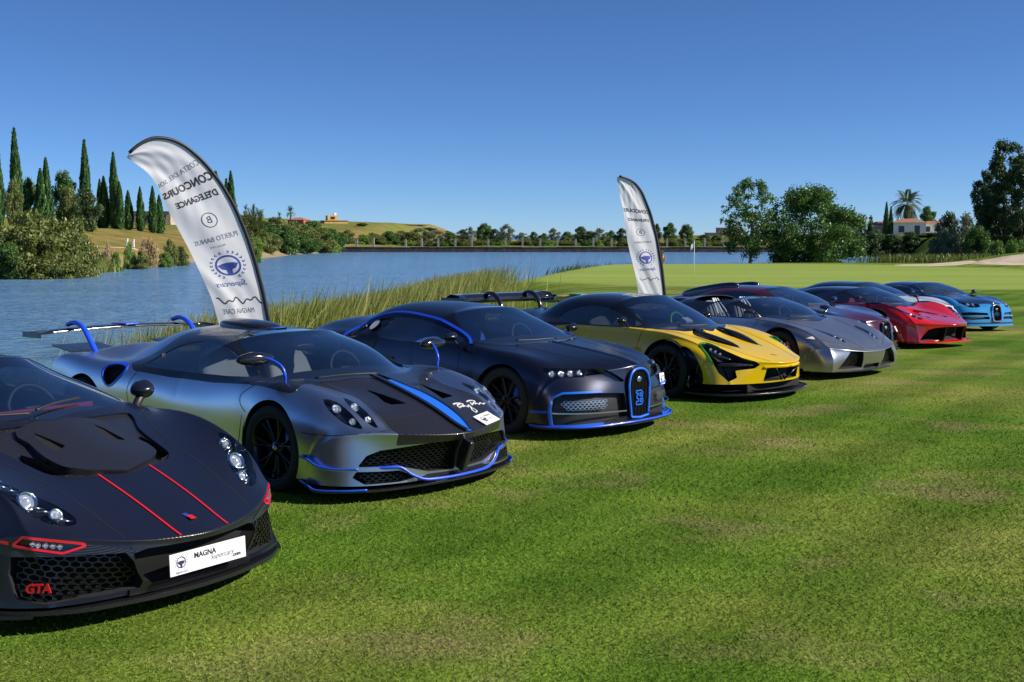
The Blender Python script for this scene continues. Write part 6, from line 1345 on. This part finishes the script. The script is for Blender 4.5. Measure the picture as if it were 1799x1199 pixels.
def house(name, px, Y, w, dep, h, m, label, zb, rz, wins, roof='hip', chim=None):
    o = tag(empty(name, (at_px(px, Y), Y, zb), rz), label, 'house')
    box('wall', (0, 0, h / 2), (w, dep, h), m, o); rh = h * .30
    if roof == 'hip': mesh_obj('roof', [Vector(v) for v in ((-w * .54, -dep * .56, h), (w * .54, -dep * .56, h), (w * .54, dep * .56, h), (-w * .54, dep * .56, h), (-w * .22, 0, h + rh), (w * .22, 0, h + rh))], [(0, 1, 5, 4), (1, 2, 5), (2, 3, 4, 5), (3, 0, 4), (3, 2, 1, 0)], 'roof_tile', o, smooth=False)
    else: box('roof', (0, 0, h + .08), (w * 1.06, dep * 1.06, .2), 'roof_tile', o)
    for (x, z, ww, hh) in wins: wn_ = box('window', (x, -dep / 2 - .02, z), (ww, .06, hh), 'window_dark', o); box('sill', (x, -dep / 2 - .06, z - hh / 2 - .06), (ww + .2, .16, .08), m, wn_)
    if chim: box('chimney', (chim[0], chim[1], h + rh), (.5, .5, 1.2), m, o, None, .05)
    return o
house('white_villa', 1594, 290, 7.4, 6, 3.1, 'wall_white', 'white villa with terracotta roof below the big palm', 1.9, -.25, [(-1.9, 1.5, 1.3, 1.5), (1.7, 1.2, 1.2, 2.3)])
house('villa_annexe', 1636, 292, 5.8, 5, 2.7, 'wall_white', 'lower white annexe with chimney right of the villa', 1.9, -.25, [(-1.4, 1.5, 1.1, 1.3), (1.0, 1.5, 1.0, 1.2)], chim=(1.6, 0))
house('far_white_house', 1543, 300, 4.0, 5, 2.9, 'stone_pale', 'small pale house left of the villa cypresses', 1.6, .2, [(0, 1.6, 1.2, 1.2)])
yh = house('yellow_house', 588, 345, 6.6, 6, 3.4, 'wall_yellow', 'yellow house on the hill beyond the headland', 2.6, .35, [(-2.0, 1.9, .8, 1.1), (0, 1.9, .8, 1.1), (1.9, 1.9, .8, 1.1)], 'flat')
box('tower', (-.6, 0, 4.2), (3.0, 3.0, 1.6), 'wall_yellow', yh); box('water_tank', (.2, -.4, 5.35), (.8, .8, .8), 'wall_white', yh, None, .15); box('terrace', (-1.2, -4.0, .25), (7.5, 1.6, .6), 'wall_white', yh); box('window', (-.6, -1.53, 4.3), (1.2, .06, .7), 'window_dark', yh)
rh_ = house('red_house', 527, 335, 4.6, 5, 2.3, 'wall_red', 'small red house between the headland palms', 3.9, -.2, [(-1.0, 1.3, .8, 1.0), (1.0, 1.3, .8, 1.0)])
house('orange_house', 537, 338, 3.0, 5, 1.6, 'wall_yellow', 'low orange house right of the red house', 3.7, -.2, [(0, .9, .7, .8)])
house('club_building', 268, 232, 9.0, 5, 2.4, 'stone_pale', 'long pale building behind the left cypresses', ground(at_px(268, 232), 232) + .9, 0, [(-3, 1.3, 1.2, 1.0), (0, 1.3, 1.2, 1.0), (3, 1.3, 1.2, 1.0)], 'flat')
for i, (px, Y, w, h) in enumerate([(1262, 420, 9, 3.2), (1276, 430, 7, 4.0)]): house('far_block', px, Y, w, 6, h, 'stone_pale', ['low', 'taller'][i] + ' pale far building left of the sparse tree', -.5 + i, 0, [(-2, 1.6, 1.2, 1.2), (0, 1.6, 1.2, 1.2), (2, 1.6, 1.2, 1.2)], 'flat')
# statue on a plinth by the water
x, Y = at_px(1162.5, 102), 102.0; zb = ground(x, Y)
st = tag(empty('statue', (x, Y, zb)), 'ochre statue on a stone plinth behind the smaller flag', 'statue'); box('plinth', (0, 0, .45), (.44, .44, .95), 'stone_pale', st, None, .03); box('plinth_cap', (0, 0, .95), (.54, .54, .08), 'stone_pale', st)
V, F = lathe_arrays([(0, 1.0), (.20, 1.0), (.17, 1.25), (.14, 1.5), (.19, 1.75), (.16, 1.95), (.07, 2.03), (.06, 2.08), (.10, 2.16), (.09, 2.28), (0, 2.33)], 14, 'z'); V = [Vector((v.x * (1.15 + .12 * math.sin(v.z * 9)), v.y * .8 + .03 * math.sin(v.z * 7), v.z)) for v in V]; mesh_obj('figure', V, F, 'bronze', st); tube('arm', [(.18, -.02, 1.86), (.26, -.08, 1.62), (.12, -.16, 1.5)], .045, 'bronze', st, 7)
# hole flag
x, Y = at_px(1219, 70), 70.0; zb = ground(x, Y); fs_ = tag(empty('hole_flagstick', (x, Y, zb)), 'thin white flagstick standing on the putting green', 'flagstick'); tube('pole', [(0, 0, -.1), (0, 0, 2.15)], .016, 'wall_white', fs_, 6)
V = []; F = []
for i in range(7):
    for k in range(2): V.append(Vector((-.02 - .05 * i * .7, .05 * math.sin(i * 1.1), 2.12 - .30 * k - .05 * i)))
F = [(2 * i, 2 * i + 1, 2 * i + 3, 2 * i + 2) for i in range(6)]; mesh_obj('pennant', V, F, 'flag_white', fs_)
# bunkers: sand sheets lying on the mounds
def bunker(cx, cy, rx, ry, name, label, off=.03):
    n, mrad = 40, 9; V, F = [], []
    for i in range(n):
        a = 2 * math.pi * i / n; k = 1 + .16 * math.sin(2 * a + 1) + .10 * math.sin(3 * a)
        for j in range(mrad + 1): r = j / mrad * k; x, y = cx + rx * r * math.cos(a), cy + ry * r * math.sin(a); V.append(Vector((x, y, ground(x, y) + off * (1 if j < mrad else -1.5))))
    for i in range(n):
        for j in range(mrad): F.append((i * (mrad + 1) + j, i * (mrad + 1) + j + 1, ((i + 1) % n) * (mrad + 1) + j + 1, ((i + 1) % n) * (mrad + 1) + j))
    tag(mesh_obj(name, V, F, 'sand'), label, kind='structure')
bunker(39.5, 89.3, 5.0, 1.9, 'sand_bunker', 'raised sand bunker at the right'); bunker(31.8, 90.0, 2.9, 1.5, 'sand_bunker', 'flat sand bunker left of the raised one'); bunker(at_px(172, 152), 152, 4.5, 2.0, 'sand_bunker', 'pale bunker on the left fairway', .08)

# ------------------------------------------------------------------ feather flags
mat('pole_black', (.015, .015, .018), .5)
fl = bpy.data.materials.new('flag_cloth'); fl.use_nodes = True; b = fl.node_tree.nodes['Principled BSDF']; b.inputs['Base Color'].default_value = (.86, .85, .88, 1); b.inputs['Roughness'].default_value = .65; b.inputs['Sheen Weight'].default_value = .2
tr_ = fl.node_tree.nodes.new('ShaderNodeBsdfTranslucent'); tr_.inputs['Color'].default_value = (.86, .85, .88, 1); mx_ = fl.node_tree.nodes.new('ShaderNodeMixShader'); mx_.inputs[0].default_value = .5
fl.node_tree.links.new(b.outputs[0], mx_.inputs[1]); fl.node_tree.links.new(tr_.outputs[0], mx_.inputs[2]); fl.node_tree.links.new(mx_.outputs[0], fl.node_tree.nodes['Material Output'].inputs[0]); M['flag_cloth'] = fl
def feather_flag(rows, bx, by, label, texts, amp, freq, yaw=0.0, sxx=1.0):
    """rows: (t, pole edge (x,z), free edge (x,z)) in metres in the flag's own plane; text rows laid on the cloth, mirrored as seen from behind"""
    T = [r[0] for r in rows]; RX, RZ, LX_, LZ = [[r[k][j] for r in rows] for k, j in ((1, 0), (1, 1), (2, 0), (2, 1))]
    tt = np.linspace(0, 1, 400); ker = np.ones(31) / 31
    def smo(v): q = np.interp(tt, T, v); p = np.concatenate([np.full(15, q[0]) + (q[0] - q[1:16][::-1]), q, np.full(15, q[-1]) + (q[-1] - q[-16:-1][::-1])]); return np.convolve(p, ker, 'valid')
    RX, RZ, LX_, LZ = map(smo, (RX, RZ, LX_, LZ))
    def S(s, t, off=0.0):
        g = lambda a: np.interp(t, tt, a)
        x = g(LX_) + (g(RX) - g(LX_)) * s; z = g(LZ) + (g(RZ) - g(LZ)) * s; w = math.sin(math.pi * min(max(1 - s, 0), 1) * .75)
        y = amp * w * (.8 * math.sin(freq * (.9 * s + 1.5 * t) * 1.6 + 1) + .28 * math.sin(freq * (1.8 * s + 3.1 * t) * 2.0 + .6) * (.5 + .5 * math.sin(t * 9)) + .16 * math.sin(freq * (3.6 * s - 2.2 * t) * 1.5 + 2) * (.5 + .5 * math.cos(t * 7 + 1))) + .06 * (1 - s)
        return Vector((x, y - off, z))
    o = tag(empty('feather_flag', (bx, by, float(lawn_z(by))), yaw), label, 'flag'); o.scale = (sxx, 1, 1)
    ns, nt = 34, 90; V = [S(i / ns, j / nt) for j in range(nt + 1) for i in range(ns + 1)]; F = [(j * (ns + 1) + i, j * (ns + 1) + i + 1, (j + 1) * (ns + 1) + i + 1, (j + 1) * (ns + 1) + i) for j in range(nt) for i in range(ns)]
    mesh_obj('cloth', V, F, 'flag_cloth', o)
    P = [Vector((0.02 + (RX[0] - .02) * 0, 0, 0)) if 0 else Vector((RX[0] + (RX[0] - RX[12]) * 3.0, 0, 0))] + [Vector((RX[i], 0, RZ[i])) for i in range(0, 400, 5)] + [Vector((RX[-1], 0, RZ[-1]))]
    tube('pole', P, list(np.linspace(.036, .026, len(P))), 'pole_black', o, 8, False, .8)
    V, F = lathe_arrays([(0, .05), (.04, .05), (.06, .02), (.22, .0)], 20, 'z', (P[0].x, 0, 0)); mesh_obj('foot', V, F, 'pole_black', o)
    def lay(VF, s0, t0, sc, m, nm='lettering'):
        sx = .80 if nm == 'lettering' else 1.0
        L = float(np.hypot(np.interp(t0, tt, RX) - np.interp(t0, tt, LX_), np.interp(t0, tt, RZ) - np.interp(t0, tt, LZ))); H_ = float(np.hypot(RX[-1] - RX[0], RZ[-1] - RZ[0]) * 1.10)
        bm = bmesh.new(); vs = [bm.verts.new(v) for v in VF[0]]
        for f in VF[1]:
            try: bm.faces.new([vs[i] for i in f])
            except ValueError: pass
        for _ in range(2):
            ed = [e for e in bm.edges if e.calc_length() > .035]
            if ed: bmesh.ops.subdivide_edges(bm, edges=ed, cuts=1, use_grid_fill=True)
        bmesh.ops.triangulate(bm, faces=bm.faces[:]); bm.verts.index_update()
        V = [S(s0 - v.co.x * sx * sc / L, t0 + v.co.y * sc / H_, .003) for v in bm.verts]; F = [tuple(v.index for v in f.verts) for f in bm.faces]; bm.free(); q = mesh_obj(nm, V, F, m, o, smooth=False)
        if nm in ('laurel', 'emblem', 'lettering'): q['kind'] = 'stuff'
    for (kind, body, s0, t0, size, m) in texts:
        if kind == 'text': lay(text_mesh(body, size, bold=.0, res=2), s0, t0, 1, m)
        elif kind == 'bold': lay(text_mesh(body, size, bold=size * .03, res=2), s0, t0, 1, m)
        elif kind == 'ring': lay(merge([ring2((0, 0), size * .90, size)]), s0, t0, 1, m, 'emblem'); lay(text_mesh('B', size * 1.3, res=2), s0, t0, 1, m, 'emblem')
        elif kind == 'wheel': lay(wheel_logo((0, 0), size), s0, t0, 1, m, 'emblem'); lay(laurel((0, 0), size), s0, t0, 1, m, 'laurel')
        elif kind == 'script': lay(text_mesh(body, size, .4, res=2), s0, t0, 1, m)
        elif kind == 'scribble': lay(stroke2([(x * size * 4.5, size * .35 * math.sin(x * 23) * math.cos(x * 7) + size * .1 * x) for x in np.linspace(-.5, .5, 26)], size * .12, 3), s0, t0, 1, m, 'signature')
    return o
def flag_rows(px_rows, D, bx, zb): return [(t, (at_px(r[0], D) - bx, CAM_H - (r[1] - 414) / 2100 * D - zb), (at_px(q[0], D) - bx, CAM_H - (q[1] - 414) / 2100 * D - zb)) for t, r, q in px_rows]
D1 = 15.5; b1 = at_px(480, D1)
R1 = [(0, (474, 582), (387, 588)), (.08, (466, 545), (376, 548)), (.15, (460, 512), (366, 516)), (.3, (446, 458), (346, 474)), (.42, (431, 412), (330, 438)), (.54, (411, 366), (308, 396)), (.65, (386, 325), (289, 363)), (.75, (354, 288), (279, 335)), (.84, (319, 261), (264, 314)), (.91, (286, 252), (250, 302)), (.96, (254, 256), (237, 294)), (1, (229, 280), (227, 287))]
feather_flag(flag_rows(R1, D1, b1, float(lawn_z(D1))), b1, D1, 'large white feather flag with mirrored CONCOURS lettering behind the silver car',
    [('text', 'COSTA DEL SOL', .46, .755, .105, 'ink_grey'), ('bold', 'CONCOURS', .49, .690, .152, 'ink_black'), ('bold', "D'ELEGANCE", .51, .622, .122, 'ink_black'), ('ring', '', .52, .520, .105, 'ink_black'), ('text', 'PUERTO BANUS', .50, .435, .100, 'ink_grey'), ('text', 'Marbella 1970', .47, .400, .042, 'ink_grey'),
     ('wheel', '', .52, .300, .165, 'ink_blue'), ('script', 'Supercars', .47, .205, .13, 'ink_blue'), ('scribble', '', .52, .125, .13, 'ink_black'), ('text', 'MAGNA CAFE', .45, .085, .085, 'ink_grey')], .019, 5.5, math.radians(35), .98)
D2 = 25.0; b2 = at_px(1171, D2)
R2_ = [(0, (1169, 545), (1129, 548)), (.12, (1168, 520), (1125, 520)), (.3, (1162, 470), (1116, 474)), (.5, (1152, 418), (1103, 420)), (.7, (1140, 375), (1095, 370)), (.85, (1124, 338), (1088, 335)), (.94, (1108, 320), (1085, 322)), (1, (1086, 314), (1084, 316))]
feather_flag(flag_rows(R2_, D2, b2, float(lawn_z(D2))), b2, D2, 'smaller-looking white feather flag standing behind the yellow car',
    [('bold', 'CONCOURS', .50, .700, .115, 'ink_black'), ('bold', "D'ELEGANCE", .50, .635, .090, 'ink_black'), ('ring', '', .50, .545, .085, 'ink_black'), ('text', 'PUERTO BANUS', .5, .475, .06, 'ink_grey'), ('wheel', '', .50, .375, .13, 'ink_blue'), ('script', 'Supercars', .5, .300, .10, 'ink_blue'), ('scribble', '', .5, .235, .09, 'ink_black'), ('text', 'MAGNA CAFE', .5, .13, .06, 'ink_grey')], .019, 6.5, math.radians(35), 1.28)
